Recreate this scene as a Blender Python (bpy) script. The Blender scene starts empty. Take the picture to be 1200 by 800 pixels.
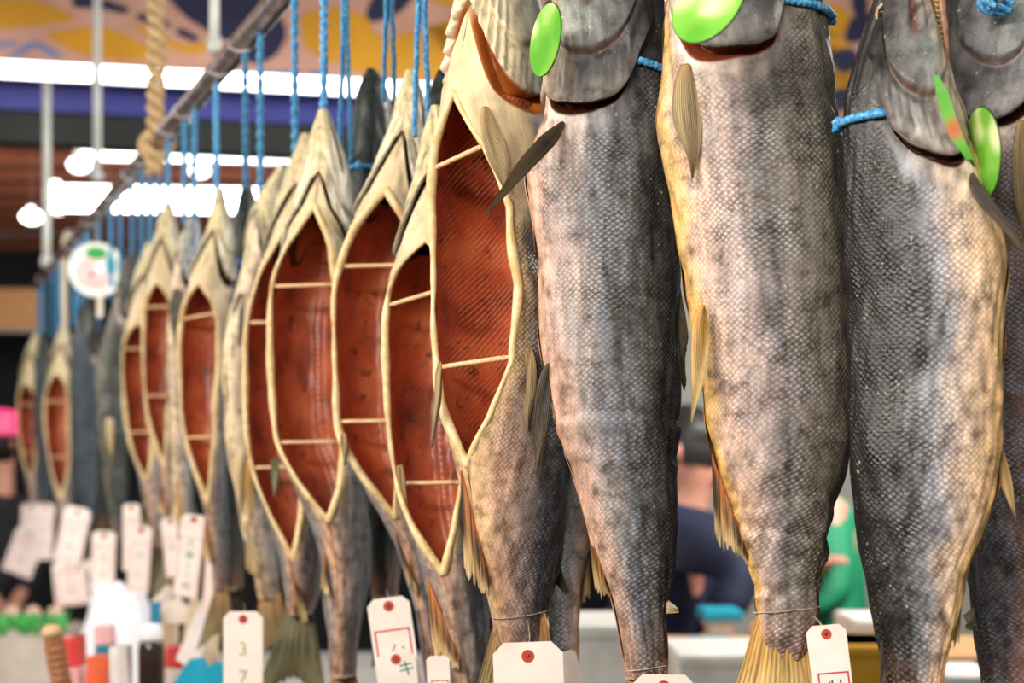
import bpy, bmesh, math, random
import numpy as np
from mathutils import Vector, Matrix
random.seed(7)
rng = np.random.default_rng(11)
PI = math.pi
scene = bpy.context.scene
COL = scene.collection

# ------------------------------------------------------------------ camera
F = 1667.0          # focal length in pixels of the 1200x800 frame
HZ = 564.0          # horizon row
ZC = 1.35           # camera height
cam_d = bpy.data.cameras.new('camera')
cam = bpy.data.objects.new('camera', cam_d); COL.objects.link(cam)
cam.location = (0, 0, ZC); cam.rotation_euler = (PI/2, 0, 0)
cam_d.sensor_width = 36.0; cam_d.lens = 36.0*F/1200.0
cam_d.shift_y = (HZ-400.0)/1200.0
cam_d.clip_start = 0.05; cam_d.clip_end = 60
cam_d.dof.use_dof = True; cam_d.dof.focus_distance = 1.34; cam_d.dof.aperture_fstop = 4.0
scene.camera = cam

# ------------------------------------------------------------------ world, lights, exposure
wd = bpy.data.worlds.new('market_daylight'); scene.world = wd; wd.use_nodes = True
wd.node_tree.nodes['Background'].inputs[0].default_value = (0.86, 0.93, 1.0, 1)
wd.node_tree.nodes['Background'].inputs[1].default_value = 0.15
def area(name, loc, target, sx, sy, power, color):
    l = bpy.data.lights.new(name, 'AREA'); l.shape = 'RECTANGLE'; l.size = sx; l.size_y = sy
    l.energy = power; l.color = color
    o = bpy.data.objects.new(name, l); COL.objects.link(o); o.location = loc
    o.rotation_euler = (Vector(target)-Vector(loc)).to_track_quat('-Z', 'Y').to_euler()
    return o
area('aisle_light', (-0.95, -0.25, 2.15), (0.0, 1.4, 1.35), 1.2, 0.25, 48, (1.0, 0.93, 0.82))
area('aisle_light', (0.9, -0.3, 2.4), (0.25, 1.3, 1.3), 1.2, 0.25, 8, (1.0, 0.95, 0.87))
area('aisle_light', (-2.2, 1.1, 2.25), (-0.7, 2.8, 1.4), 1.4, 0.25, 40, (1.0, 0.95, 0.85))  # unseen fill added on the left to light the row of fish
area('stall_lamp', (1.6, 3.2, 2.7), (0.7, 4.2, 0.9), 1.2, 0.25, 75, (1.0, 0.97, 0.92))
area('shop_lamp', (-1.6, 6.3, 2.55), (-1.8, 8.6, 3.3), 2.4, 0.3, 60, (1.0, 0.96, 0.9))  # added up-light that brightens the ceiling slats, standing in for the shop tubes
area('stall_lamp', (-1.9, 3.4, 2.2), (-1.5, 4.0, 0.7), 1.2, 0.25, 9, (1.0, 0.97, 0.93))
vs = scene.view_settings
vs.view_transform = 'Standard'; vs.look = 'None'; vs.exposure = 0.15; vs.gamma = 1.0; vs.use_curve_mapping = False
try:
    scene.cycles.use_denoising = True
    scene.cycles.max_bounces = 6
except Exception: pass

# ------------------------------------------------------------------ helpers
def lin(c):
    c = np.asarray(c, float)/255.0
    return np.where(c <= 0.04045, c/12.92, ((c+0.055)/1.055)**2.4)
def rgba(r, g, b): return (*[float(x) for x in lin((r, g, b))], 1.0)
def W(u, v, Y): return np.array(((u-600.0)/F*Y, Y, ZC+(HZ-v)/F*Y))
def zpx(v, Y): return ZC+(HZ-v)/F*Y

def mesh_obj(name, verts, faces, mat, parent=None, smooth=True, loc=None):
    me = bpy.data.meshes.new(name)
    me.from_pydata([tuple(map(float, p)) for p in verts], [], faces)
    if smooth and len(me.polygons): me.polygons.foreach_set('use_smooth', [True]*len(me.polygons))
    me.update()
    o = bpy.data.objects.new(name, me); COL.objects.link(o)
    if mat: me.materials.append(mat)
    if parent is not None: o.parent = parent
    return o
def set_uv(o, uv):
    me = o.data; l = me.uv_layers.new(name='UVMap')
    idx = np.empty(len(me.loops), int); me.loops.foreach_get('vertex_index', idx)
    l.data.foreach_set('uv', np.asarray(uv, np.float32)[idx].ravel())
def set_col(o, col, name='Col'):
    a = o.data.attributes.new(name, 'FLOAT_COLOR', 'POINT')
    c = np.ones((len(o.data.vertices), 4), np.float32); c[:, :3] = col
    a.data.foreach_set('color', c.ravel())
def set_float(o, val, name):
    a = o.data.attributes.new(name, 'FLOAT', 'POINT')
    a.data.foreach_set('value', np.asarray(val, np.float32).ravel())
def tag(o, label=None, cat=None, group=None, kind=None):
    if label: o['label'] = label
    if cat: o['category'] = cat
    if group: o['group'] = group
    if kind: o['kind'] = kind
    return o
def empty(name, loc=(0, 0, 0)):
    o = bpy.data.objects.new(name, None); COL.objects.link(o); o.location = tuple(map(float, loc)); o.empty_display_size = 0.05
    return o
def rebase(root):
    """children were built in world space: keep them there under a root that is not at the origin"""
    for ch in root.children:
        ch.matrix_parent_inverse = Matrix.Translation(-root.location)
def grid_faces(n, m, wrap=False):
    f = []
    mm = m if wrap else m-1
    for i in range(n-1):
        for j in range(mm):
            j2 = (j+1) % m
            f.append((i*m+j, i*m+j2, (i+1)*m+j2, (i+1)*m+j))
    return f
def tube(points, radii, n=8, closed=False, cap=True):
    P = np.asarray(points, float); N = len(P)
    R = np.broadcast_to(np.asarray(radii, float), (N,))
    if closed: T = np.roll(P, -1, 0)-np.roll(P, 1, 0)
    else: T = np.gradient(P, axis=0)
    T /= np.linalg.norm(T, axis=1)[:, None]+1e-12
    up = np.array((0.31, 0.17, 0.93)); 
    if abs(T[0]@up) > 0.9: up = np.array((0.9, 0.3, 0.1))
    nrm = up-T[0]*(up@T[0]); nrm /= np.linalg.norm(nrm)
    V = []
    for i in range(N):
        nrm = nrm-T[i]*(nrm@T[i]); nrm /= np.linalg.norm(nrm)+1e-12
        bn = np.cross(T[i], nrm)
        for k in range(n):
            a = 2*PI*k/n
            V.append(P[i]+R[i]*(math.cos(a)*nrm+math.sin(a)*bn))
    Fc = grid_faces(N, n, True)
    if closed:
        for k in range(n):
            k2 = (k+1) % n; Fc.append(((N-1)*n+k, (N-1)*n+k2, k2, k))
    elif cap:
        Fc.append(tuple(range(n-1, -1, -1))); Fc.append(tuple((N-1)*n+k for k in range(n)))
    return V, Fc
class MB:
    def __init__(s): s.v = []; s.f = []
    def add(s, V, Fc):
        o = len(s.v); s.v += [tuple(map(float, p)) for p in V]; s.f += [tuple(i+o for i in f) for f in Fc]; return s
    def box(s, c, d, rz=0, M=None):
        V = []
        for x in (-.5, .5):
            for y in (-.5, .5):
                for z in (-.5, .5):
                    p = Vector((x*d[0], y*d[1], z*d[2]))
                    if M is not None: p = M @ p
                    elif rz: p = Matrix.Rotation(rz, 3, 'Z') @ p
                    V.append(p+Vector(c))
        return s.add(V, [(0, 1, 3, 2), (4, 6, 7, 5), (0, 4, 5, 1), (2, 3, 7, 6), (0, 2, 6, 4), (1, 5, 7, 3)])
    def tube(s, pts, r, n=8, closed=False): return s.add(*tube(pts, r, n, closed))
    def lathe(s, prof, n=20, c=(0, 0, 0)):
        V = []; m = len(prof)
        for (r, z) in prof:
            for k in range(n):
                a = 2*PI*k/n; V.append((c[0]+r*math.cos(a), c[1]+r*math.sin(a), c[2]+z))
        Fc = grid_faces(m, n, True)+[tuple(range(n-1, -1, -1)), tuple((m-1)*n+k for k in range(n))]
        return s.add(V, Fc)
    def build(s, name, mat, parent=None, smooth=False, bevel=0):
        o = mesh_obj(name, s.v, s.f, mat, parent, smooth)
        if bevel:
            m = o.modifiers.new('bevel', 'BEVEL'); m.width = bevel; m.segments = 2; m.limit_method = 'ANGLE'
        return o
def prism(poly, M, t):
    """extrude a 2-D outline (local x,z) by t along local -y, placed by matrix M"""
    n = len(poly); V = []
    for y in (0.0, -t):
        for (x, z) in poly: V.append(M @ Vector((x, y, z)))
    return V, [tuple(range(n)), tuple(range(2*n-1, n-1, -1))]+[(i, i+n, (i+1) % n+n, (i+1) % n) for i in range(n)]

# smooth pseudo-noise made from random sines
class SN:
    def __init__(s, seed, n=10, fr=1.0):
        r = np.random.default_rng(seed); s.k = r.normal(0, fr, (n, 2)); s.p = r.uniform(0, 2*PI, n); s.n = n
    def __call__(s, x, y=0.0):
        out = 0
        for i in range(s.n): out = out+np.sin(s.k[i, 0]*x+s.k[i, 1]*y+s.p[i])
        return out/math.sqrt(s.n/2)/2
def sstep(a, b, x):
    t = np.clip((x-a)/(b-a), 0, 1); return t*t*(3-2*t)
def smooth_interp(x, xp, fp):
    """Catmull-Rom style interpolation through the points"""
    xp = np.asarray(xp, float); fp = np.asarray(fp, float)
    d = np.gradient(fp, xp); i = np.clip(np.searchsorted(xp, x)-1, 0, len(xp)-2)
    h = xp[i+1]-xp[i]; t = np.clip((x-xp[i])/h, 0, 1)
    return (2*t**3-3*t**2+1)*fp[i]+(t**3-2*t**2+t)*h*d[i]+(-2*t**3+3*t**2)*fp[i+1]+(t**3-t**2)*h*d[i+1]

# ------------------------------------------------------------------ materials
class NT:
    def __init__(s, name):
        s.m = bpy.data.materials.new(name); s.m.use_nodes = True; s.t = s.m.node_tree
        s.b = s.t.nodes['Principled BSDF']; s.out = s.t.nodes['Material Output']
    def n(s, typ, **kw):
        nd = s.t.nodes.new(typ)
        for k, v in kw.items():
            if k.startswith('i_'): nd.inputs[int(k[2:])].default_value = v
            else: setattr(nd, k, v)
        return nd
    def l(s, a, b): s.t.links.new(a, b)
    def math(s, op, a, b=None):
        nd = s.n('ShaderNodeMath', operation=op)
        for i, x in enumerate((a, b)):
            if x is None: continue
            if isinstance(x, (int, float)): nd.inputs[i].default_value = x
            else: s.l(x, nd.inputs[i])
        return nd.outputs[0]
    def ramp(s, fac, stops, interp='LINEAR'):
        r = s.n('ShaderNodeValToRGB'); r.color_ramp.interpolation = interp
        e = r.color_ramp.elements
        while len(e) < len(stops): e.new(0.5)
        for i, (p, c) in enumerate(stops): e[i].position = p; e[i].color = c if len(c) == 4 else (*c, 1)
        s.l(fac, r.inputs[0]); return r.outputs[0]
    def mix(s, fac, a, b, bt='MIX'):
        nd = s.n('ShaderNodeMix', data_type='RGBA', blend_type=bt)
        for sock, x in ((nd.inputs[0], fac), (nd.inputs[6], a), (nd.inputs[7], b)):
            if isinstance(x, (int, float)): sock.default_value = x
            elif isinstance(x, tuple): sock.default_value = x
            else: s.l(x, sock)
        return nd.outputs[2]
    def noise(s, vec, scale, detail=3, rough=0.55):
        nd = s.n('ShaderNodeTexNoise'); nd.inputs['Scale'].default_value = scale
        nd.inputs['Detail'].default_value = detail; nd.inputs['Roughness'].default_value = rough
        if vec is not None: s.l(vec, nd.inputs['Vector'])
        return nd.outputs['Fac']
    def bump(s, h, strength, dist, normal=None):
        nd = s.n('ShaderNodeBump'); nd.inputs['Strength'].default_value = strength; nd.inputs['Distance'].default_value = dist
        s.l(h, nd.inputs['Height'])
        if normal is not None: s.l(normal, nd.inputs['Normal'])
        return nd.outputs[0]
    def setp(s, **kw):
        for k, v in kw.items():
            sock = s.b.inputs[k.replace('_', ' ')]
            if hasattr(v, 'is_linked') or hasattr(v, 'links'): s.l(v, sock)
            else: sock.default_value = v
G1c = (1, 1, 1, 1)
def grey(v): return (v, v, v, 1)

def mat_skin():
    t = NT('salted_fish_skin')
    uv = t.n('ShaderNodeUVMap').outputs[0]; ob = t.n('ShaderNodeTexCoord').outputs['Object']
    col = t.n('ShaderNodeAttribute', attribute_name='Col').outputs['Color']
    scl = t.n('ShaderNodeAttribute', attribute_name='scl').outputs['Fac']
    iri = t.n('ShaderNodeAttribute', attribute_name='iri').outputs['Fac']
    # distort the lattice a little so that the scale rows wander
    mp = t.n('ShaderNodeMapping', vector_type='POINT'); mp.inputs['Scale'].default_value = (400, 350, 1)
    mp0 = t.n('ShaderNodeMapping'); mp0.inputs['Rotation'].default_value = (0, 0, PI/4)
    wn = t.n('ShaderNodeTexNoise'); wn.inputs['Scale'].default_value = 28; t.l(uv, wn.inputs['Vector'])
    va = t.n('ShaderNodeVectorMath', operation='MULTIPLY_ADD'); t.l(wn.outputs['Color'], va.inputs[0])
    va.inputs[1].default_value = (0.006, 0.006, 0); t.l(uv, va.inputs[2])
    t.l(va.outputs[0], mp.inputs[0]); t.l(mp.outputs[0], mp0.inputs[0])
    vo = t.n('ShaderNodeTexVoronoi', voronoi_dimensions='2D', feature='F1'); vo.inputs['Randomness'].default_value = 0.3; vo.inputs['Scale'].default_value = 0.72
    t.l(mp0.outputs[0], vo.inputs['Vector'])
    d = vo.outputs['Distance']
    sc_mul = t.ramp(d, [(0.0, grey(1.9)), (0.22, grey(1.25)), (0.45, grey(0.62)), (0.7, grey(0.38))])
    nbig = t.noise(ob, 22, 4); nmid = t.noise(ob, 75, 4); nfine = t.noise(ob, 420, 2)
    patch = t.ramp(nbig, [(0.36, grey(0.35)), (0.6, grey(1.0))])
    sfac = t.math('MULTIPLY', scl, patch)
    c1 = t.mix(sfac, col, t.mix(1.0, col, sc_mul, 'MULTIPLY'))
    cb = t.mix(t.math('MULTIPLY', iri, t.ramp(nmid, [(0.45, grey(0)), (0.7, grey(1))])), c1, t.mix(1.0, sc_mul, (0.15, 0.18, 0.235, 1), 'MULTIPLY'))
    blot = t.ramp(nmid, [(0.30, grey(0.42)), (0.5, grey(1.0)), (0.72, grey(1.35))])
    c2 = t.mix(1.0, cb, blot, 'MULTIPLY')
    # long stretched streaks of dried slime
    mps = t.n('ShaderNodeMapping'); mps.inputs['Scale'].default_value = (130, 16, 1); t.l(uv, mps.inputs[0])
    st = t.noise(mps.outputs[0], 1.0, 4, 0.6)
    c3 = t.mix(1.0, c2, t.ramp(st, [(0.3, grey(0.55)), (0.55, grey(1.0)), (0.8, grey(1.35))]), 'MULTIPLY')
    fl = t.ramp(t.noise(ob, 190, 1), [(0.735, grey(0)), (0.765, grey(1))])
    c4 = t.mix(t.math('MULTIPLY', fl, 0.5), c3, rgba(214, 200, 180))
    smo = t.n('ShaderNodeAttribute', attribute_name='smo').outputs['Fac']
    c4 = t.mix(smo, c4, t.mix(0.3, c1, c4))
    t.l(c4, t.b.inputs['Base Color'])
    t.l(t.ramp(nmid, [(0.3, grey(0.3)), (0.7, grey(0.5))]), t.b.inputs['Roughness'])
    t.setp(Specular_IOR_Level=0.45)
    h1 = t.math('MULTIPLY', t.math('MULTIPLY', d, -1.0), sfac)
    b1 = t.bump(h1, 0.75, 0.0016)
    b2 = t.bump(t.math('ADD', st, t.math('MULTIPLY', nfine, 0.35)), 0.35, 0.0022, b1)
    t.l(b2, t.b.inputs['Normal'])
    return t.m
def mat_fin():
    t = NT('dried_fin')
    uv = t.n('ShaderNodeUVMap').outputs[0]
    col = t.n('ShaderNodeAttribute', attribute_name='Col').outputs['Color']
    mp = t.n('ShaderNodeMapping'); mp.inputs['Scale'].default_value = (46, 2.5, 1); t.l(uv, mp.inputs[0])
    ns = t.noise(mp.outputs[0], 1.0, 3)
    c = t.mix(1.0, col, t.ramp(ns, [(0.3, grey(0.45)), (0.5, grey(1.0)), (0.72, grey(1.5))]), 'MULTIPLY')
    t.l(c, t.b.inputs['Base Color']); t.setp(Roughness=0.42)
    t.l(t.bump(ns, 0.5, 0.0015), t.b.inputs['Normal'])
    return t.m
def mat_flesh():
    t = NT('red_salmon_flesh')
    uv = t.n('ShaderNodeUVMap').outputs[0]; ob = t.n('ShaderNodeTexCoord').outputs['Object']
    sep = t.n('ShaderNodeSeparateXYZ'); t.l(uv, sep.inputs[0])
    au = t.math('ABSOLUTE', t.math('ADD', sep.outputs[0], 0.0)); v = sep.outputs[1]
    n1 = t.noise(ob, 16, 4); n2 = t.noise(ob, 60, 4)
    # rib lines slant away from the backbone on both walls
    ph = t.math('ADD', t.math('ADD', v, t.math('MULTIPLY', au, 0.95)), t.math('MULTIPLY', n1, 0.012))
    w = t.math('SINE', t.math('MULTIPLY', ph, 2*PI/0.0064))
    lines = t.ramp(w, [(0.80, grey(0)), (0.97, grey(1))])
    lmask = t.math('MULTIPLY', lines, t.ramp(t.noise(ob, 34, 3), [(0.38, grey(0.1)), (0.56, grey(1.0))]))
    base = t.ramp(n1, [(0.30, rgba(112, 42, 26)), (0.5, rgba(180, 80, 44)), (0.70, rgba(206, 116, 64))])
    base = t.mix(t.ramp(n2, [(0.59, grey(0)), (0.68, grey(0.85))]), base, rgba(62, 22, 16))
    base = t.mix(t.math('MULTIPLY', lmask, 0.8), base, rgba(240, 172, 138))
    bb = t.ramp(au, [(0.0, grey(1)), (0.0016, grey(1)), (0.0026, grey(0))])
    dash = t.ramp(t.math('SINE', t.math('MULTIPLY', v, 2*PI/0.008)), [(0.35, grey(0)), (0.6, grey(1))])
    base = t.mix(t.math('MULTIPLY', t.math('MULTIPLY', bb, dash), 0.7), base, rgba(226, 180, 150))
    t.l(base, t.b.inputs['Base Color']); t.setp(Roughness=0.36, Specular_IOR_Level=0.5)
    t.b.inputs['Subsurface Weight'].default_value = 0.0
    t.l(t.bump(t.math('ADD', lmask, n2), 0.55, 0.0016), t.b.inputs['Normal'])
    return t.m
def mat_noise(name, c1, c2, scale=40, rough=0.5, bump=0.0, dist=0.002, metal=0.0, detail=3):
    t = NT(name); ob = t.n('ShaderNodeTexCoord').outputs['Object']
    n = t.noise(ob, scale, detail)
    t.l(t.ramp(n, [(0.3, c1), (0.7, c2)]), t.b.inputs['Base Color'])
    t.setp(Roughness=rough, Metallic=metal)
    if bump: t.l(t.bump(n, bump, dist), t.b.inputs['Normal'])
    return t.m
def mat_wood(name, c1, c2, axis=0, scale=6.0, rough=0.55):
    t = NT(name); ob = t.n('ShaderNodeTexCoord').outputs['Object']
    mp = t.n('ShaderNodeMapping'); s = [scale*14]*3; s[axis] = scale; mp.inputs['Scale'].default_value = s; t.l(ob, mp.inputs[0])
    n = t.noise(mp.outputs[0], 1.0, 4)
    t.l(t.ramp(n, [(0.3, c1), (0.7, c2)]), t.b.inputs['Base Color']); t.setp(Roughness=rough)
    t.l(t.bump(n, 0.3, 0.001), t.b.inputs['Normal'])
    return t.m
def mat_emit(name, c, s):
    t = NT(name); t.setp(Base_Color=c); t.b.inputs['Emission Color'].default_value = c; t.b.inputs['Emission Strength'].default_value = s
    return t.m
def mat_twine():
    t = NT('blue_plastic_twine'); ob = t.n('ShaderNodeTexCoord').outputs['Object']
    n = t.noise(ob, 260, 3)
    t.l(t.ramp(n, [(0.3, rgba(34, 110, 176)), (0.5, rgba(74, 164, 222)), (0.72, rgba(166, 216, 242))]), t.b.inputs['Base Color'])
    t.setp(Roughness=0.4); t.l(t.bump(n, 0.6, 0.002), t.b.inputs['Normal'])
    return t.m
SKIN = mat_skin(); FIN = mat_fin(); FLESH = mat_flesh(); TWINE = mat_twine()
RIM = mat_noise('cream_cut_belly_edge', rgba(212, 172, 112), rgba(240, 214, 164), 90, 0.4, 0.4, 0.002)
STICK = mat_wood('pale_wood_stick', rgba(205, 155, 105), rgba(240, 205, 160), 0, 30)
EYE = mat_noise('fish_eye_ring', rgba(120, 92, 58), rgba(185, 160, 120), 160, 0.25)
PUPIL = mat_noise('fish_pupil', rgba(20, 16, 14), rgba(44, 34, 28), 90, 0.15)
CARD = mat_noise('tag_card', rgba(240, 222, 212), rgba(250, 238, 228), 30, 0.6, 0.05)
REDP = mat_noise('red_tag_ring', rgba(176, 50, 36), rgba(206, 72, 50), 120, 0.55)
REDL = mat_noise('red_print', rgba(196, 40, 48), rgba(214, 58, 62), 90, 0.6)
PINKL = mat_noise('pink_print', rgba(226, 140, 150), rgba(238, 165, 172), 90, 0.6)
GRNL = mat_noise('green_ink', rgba(12, 112, 98), rgba(30, 138, 120), 120, 0.6)
DRKL = mat_noise('dark_ink', rgba(48, 26, 26), rgba(72, 40, 38), 120, 0.6)
OLVL = mat_noise('olive_ink', rgba(150, 146, 98), rgba(176, 170, 124), 120, 0.6)
WIRE = mat_noise('thin_thread', rgba(150, 140, 125), rgba(200, 190, 170), 200, 0.5)

# ================================================================== THE SETTING
FLOOR = mat_noise('wet_concrete', rgba(70, 66, 62), rgba(98, 92, 86), 5, 0.35)
b = MB(); b.box((0, 6, -0.05), (16, 18, 0.1)); fl = b.build('floor', FLOOR); tag(fl, kind='structure')
DARKW = mat_noise('dark_shop_wall', rgba(22, 21, 27), rgba(34, 32, 38), 3, 0.8)
b = MB(); b.box((-2.6, 11.2, 1.6), (9.0, 0.1, 3.4)); o = b.build('wall_back', DARKW); tag(o, kind='structure')
# light wall of the stall behind the right hand fish
LIGHTW = mat_noise('pale_cold_store_panel', rgba(176, 172, 160), rgba(205, 202, 192), 4, 0.6)
b = MB(); b.box((2.1, 7.0, 1.75), (3.2, 0.1, 3.5)); o = b.build('wall_right', LIGHTW); tag(o, kind='structure')
# slatted ceiling over the far shop
CEIL = mat_noise('ceiling_dark', rgba(30, 20, 18), rgba(44, 30, 26), 4, 0.9)
PLANK = mat_wood('ceiling_plank', rgba(120, 62, 40), rgba(168, 92, 60), 0, 2.0)
b = MB(); b.box((-1.8, 8.7, 3.36), (8.0, 5.2, 0.06)); ce = b.build('ceiling', CEIL); tag(ce, kind='structure')
pm = None
for i in range(11):
    y = 6.9+i*0.42
    if pm is None:
        b = MB(); b.box((0, 0, 0), (7.6, 0.10, 0.17)); p = b.build('plank', PLANK, ce); pm = p.data
    else:
        p = bpy.data.objects.new('plank', pm); COL.objects.link(p); p.parent = ce
    p.location = (-1.8, y, 3.24)
# beam and blue fascia under the banner
YB = 5.35
BEAM = mat_noise('dark_beam', rgba(26, 30, 28), rgba(40, 42, 38), 3, 0.7)
BLUEF = mat_noise('blue_fascia', rgba(40, 46, 130), rgba(58, 62, 150), 4, 0.5)
def onb(u, v, dy=0.0):
    """a point of the banner plane, which recedes slightly to the right"""
    k = (u-600)/F; Y = YB/(1-0.18*k)+dy
    return np.array((k*Y, Y, ZC+(HZ-v)/F*Y))
def slab(name, u0, u1, va0, vb0, va1, vb1, mat, t=0.04, dy=0.0):
    P = [onb(u0, va0, dy), onb(u1, va1, dy), onb(u1, vb1, dy), onb(u0, vb0, dy)]
    V = P+[p+np.array((0, t, 0)) for p in P]
    return mesh_obj(name, V, [(0, 1, 2, 3), (7, 6, 5, 4), (0, 4, 5, 1), (1, 5, 6, 2), (2, 6, 7, 3), (3, 7, 4, 0)], mat, None, False)
tag(slab('trim_1', -300, 1500, 66, 112, 158, 202, BLUEF, 0.06, 0.10), kind='structure')
tag(slab('trim_2', -300, 1500, 114, 150, 204, 240, BEAM, 0.10, 0.12), kind='structure')
# banner with its print
BAN_BASE = mat_noise('banner_pinkish', rgba(176, 128, 110), rgba(192, 146, 126), 6, 0.6)
BAN_Y = mat_noise('banner_mustard', rgba(180, 124, 8), rgba(198, 140, 16), 6, 0.6)
BAN_N = mat_noise('banner_navy', rgba(14, 15, 50), rgba(22, 22, 62), 6, 0.6)
BAN_G = mat_noise('banner_slate', rgba(92, 100, 140), rgba(120, 126, 160), 6, 0.6)
ban = slab('cloth_banner', -400, 1500, -260, 72, -260, 164, BAN_BASE, 0.01)
tag(ban, 'mustard and navy patterned cloth banner above the long bright tube', 'banner')
def print_polys(name, polys, mat, lift):
    for poly in polys:
        n = len(poly); V = []
        for i in range(n):
            p0, p1 = np.array(poly[i], float), np.array(poly[(i+1) % n], float)
            for q in (p0*0.8+p1*0.2, p0*0.2+p1*0.8): V.append(onb(q[0], q[1], -lift))
        mesh_obj(name, V, [tuple(range(len(V)))], mat, ban, False)
rep = lambda polys, du, dv: [[(u+du, v+dv) for u, v in p] for p in polys]
Ys = [[(-60, 0), (35, -2), (62, 8), (94, 22), (60, 29), (-60, 40)], [(50, 41), (85, 33), (122, 31), (152, 43), (186, 62), (204, 70), (120, 70), (88, 61)],
      [(148, 27), (176, 33), (212, 53), (247, 49), (247, 61), (220, 65), (190, 52)], [(350, 14), (402, 7), (432, 20), (442, 46), (545, 22), (600, 96), (430, 88), (358, 62)],
      [(480, -30), (600, -40), (640, 10), (520, 14)]]
Ns = [[(84, 9), (86, -6), (112, -4), (154, 10), (146, 17), (120, 10)], [(157, 22), (165, 14), (203, 29), (196, 33)], [(204, 39), (212, 32), (235, 45), (229, 50)],
      [(176, -30), (350, -30), (345, 2), (326, 12), (337, 40), (326, 63), (305, 76), (284, 71), (270, 50), (246, 38), (214, 18)], [(428, 17), (440, -10), (490, -10), (470, 15), (436, 28)]]
Gs = [[(40, 46), (56, 55), (78, 67), (60, 67), (42, 54), (24, 67), (6, 66)], [(-40, 50), (30, 48), (10, 56), (-40, 60)]]
print_polys('printed_petal', Ys+rep(Ys, 560, 25)+rep(Ys, 900, 40)+[[(962, 2), (990, 8), (1000, 26), (985, 44), (962, 40)]], BAN_Y, 0.003)
print_polys('printed_shape', Ns+rep(Ns, 560, 25)+[[(996, -4), (1016, -6), (1018, 14), (1002, 20)], [(968, 62), (1000, 54), (1012, 78), (984, 88)], [(960, 112), (990, 100), (1012, 118), (980, 134)]], BAN_N, 0.005)
print_polys('printed_wave', Gs+rep(Gs, 330, 34), BAN_G, 0.004)
# orange panel and grey rail at the far left
OR = mat_noise('orange_sign_panel', rgba(214, 150, 96), rgba(228, 168, 112), 5, 0.6)
def flat_box(name, u0, v0, u1, v1, Y, depth, mat, parent=None, bevel=0):
    p, q = W(u0, v1, Y), W(u1, v0, Y)
    b = MB(); b.box(((p[0]+q[0])/2, Y+depth/2, (p[2]+q[2])/2), (q[0]-p[0], depth, q[2]-p[2])); return b.build(name, mat, parent, False, bevel)
GREYM = mat_noise('grey_painted_metal', rgba(150, 148, 146), rgba(184, 180, 176), 8, 0.45)
tag(flat_box('shop_sign', -260, 338, 47, 385, 9.4, 0.12, OR), 'plain orange shop sign panel above the dark doorway', 'sign')
tag(flat_box('trim_3', -300, 266, 180, 275, 10.6, 0.1, GREYM), kind='structure')
tag(flat_box('trim_4', -300, 385, 50, 389, 9.38, 0.1, GREYM), kind='structure')

# ------------------------------------------------------------------ fluorescent lamps
TUBE = mat_emit('fluorescent_tube', (1.0, 1.0, 1.0, 1), 5.0)
HOUS = mat_noise('lamp_housing', rgba(205, 205, 205), rgba(230, 230, 230), 10, 0.4)
lamp_n = 0
def lamp(p0, p1, r, label, group=None, hang=None):
    p0 = np.asarray(p0); p1 = np.asarray(p1); c = (p0+p1)/2
    root = empty('fluorescent_lamp', c)
    d = p1-p0; L = np.linalg.norm(d); d = d/L
    b = MB(); b.tube([p0+d*L*t for t in np.linspace(0, 1, 6)], r, 12); b.build('tube', TUBE, root, True)
    b = MB()
    a = math.atan2(d[1], d[0])
    b.box(c+np.array((0, r+0.02, 0.006)), (L*1.0, 0.03, r*1.5), a); b.build('housing', HOUS, root)
    for e, s in ((p0, -1), (p1, 1)):
        b = MB(); b.box(e+d*s*0.012, (0.03, r*1.7, r*2.3), a); b.build('end_cap', HOUS, root)
    if hang:
        for t in (0.2, 0.8):
            e = p0+(p1-p0)*t; b = MB(); b.tube([e+np.array((0, 0.01, r+0.02)), np.array((e[0], e[1]+0.01, hang))], 0.0016, 6); b.build('hanger', BEAM, root)
    rebase(root); tag(root, label, 'lamp', group)
def ont(u, v): return onb(u, v, -0.10)
lamp(ont(-250, 68), ont(109, 86.3), 0.028, 'long bright fluorescent tube left of the joint under the banner', 'tubes under the banner')
lamp(ont(119, 86.8), ont(640, 114), 0.028, 'long bright fluorescent tube right of the joint under the banner', 'tubes under the banner')
lamp(W(95, 176, 7.05), W(345, 180, 7.25), 0.046, 'blurred fluorescent tube under the brown ceiling slats, upper of the pair', hang=3.34)
lamp(W(70, 232, 6.4), W(345, 236, 6.6), 0.058, 'blurred wide fluorescent tube under the brown ceiling slats, lower of the pair', hang=3.34)
lamp(W(82, 166, 7.2), W(100, 168, 7.2), 0.028, 'short lamp end beside the white hanging rod under the slats', hang=3.34)
def globe(u, v, Y, r, label):
    root = empty('ceiling_bulb', W(u, v, Y))
    b = MB(); pr = [(r*1.5*math.sin(t)+1e-4, r*math.cos(t)) for t in np.linspace(PI, 0, 10)]
    b.lathe(pr, 16, W(u, v, Y)); b.build('globe', TUBE, root, True)
    b = MB(); b.lathe([(r*.5, 0), (r*.5, r*0.5)], 12, W(u, v, Y)+np.array((0, 0, r*0.9))); b.build('socket', HOUS, root)
    q = W(u, v, Y); b = MB(); b.tube([q+np.array((0, 0, r*1.3)), np.array((q[0], q[1], 3.34))], 0.0016, 6); b.build('cord', BEAM, root)
    rebase(root); tag(root, label, 'lamp', 'round bulbs below the slats')
globe(37, 254, 6.6, 0.032, 'round white bulb beside the leftmost hanging rod')
globe(93, 193, 7.4, 0.038, 'round white bulb between two white hanging rods')
globe(234, 200, 7.0, 0.032, 'round white bulb seen between the blue twines')

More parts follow.
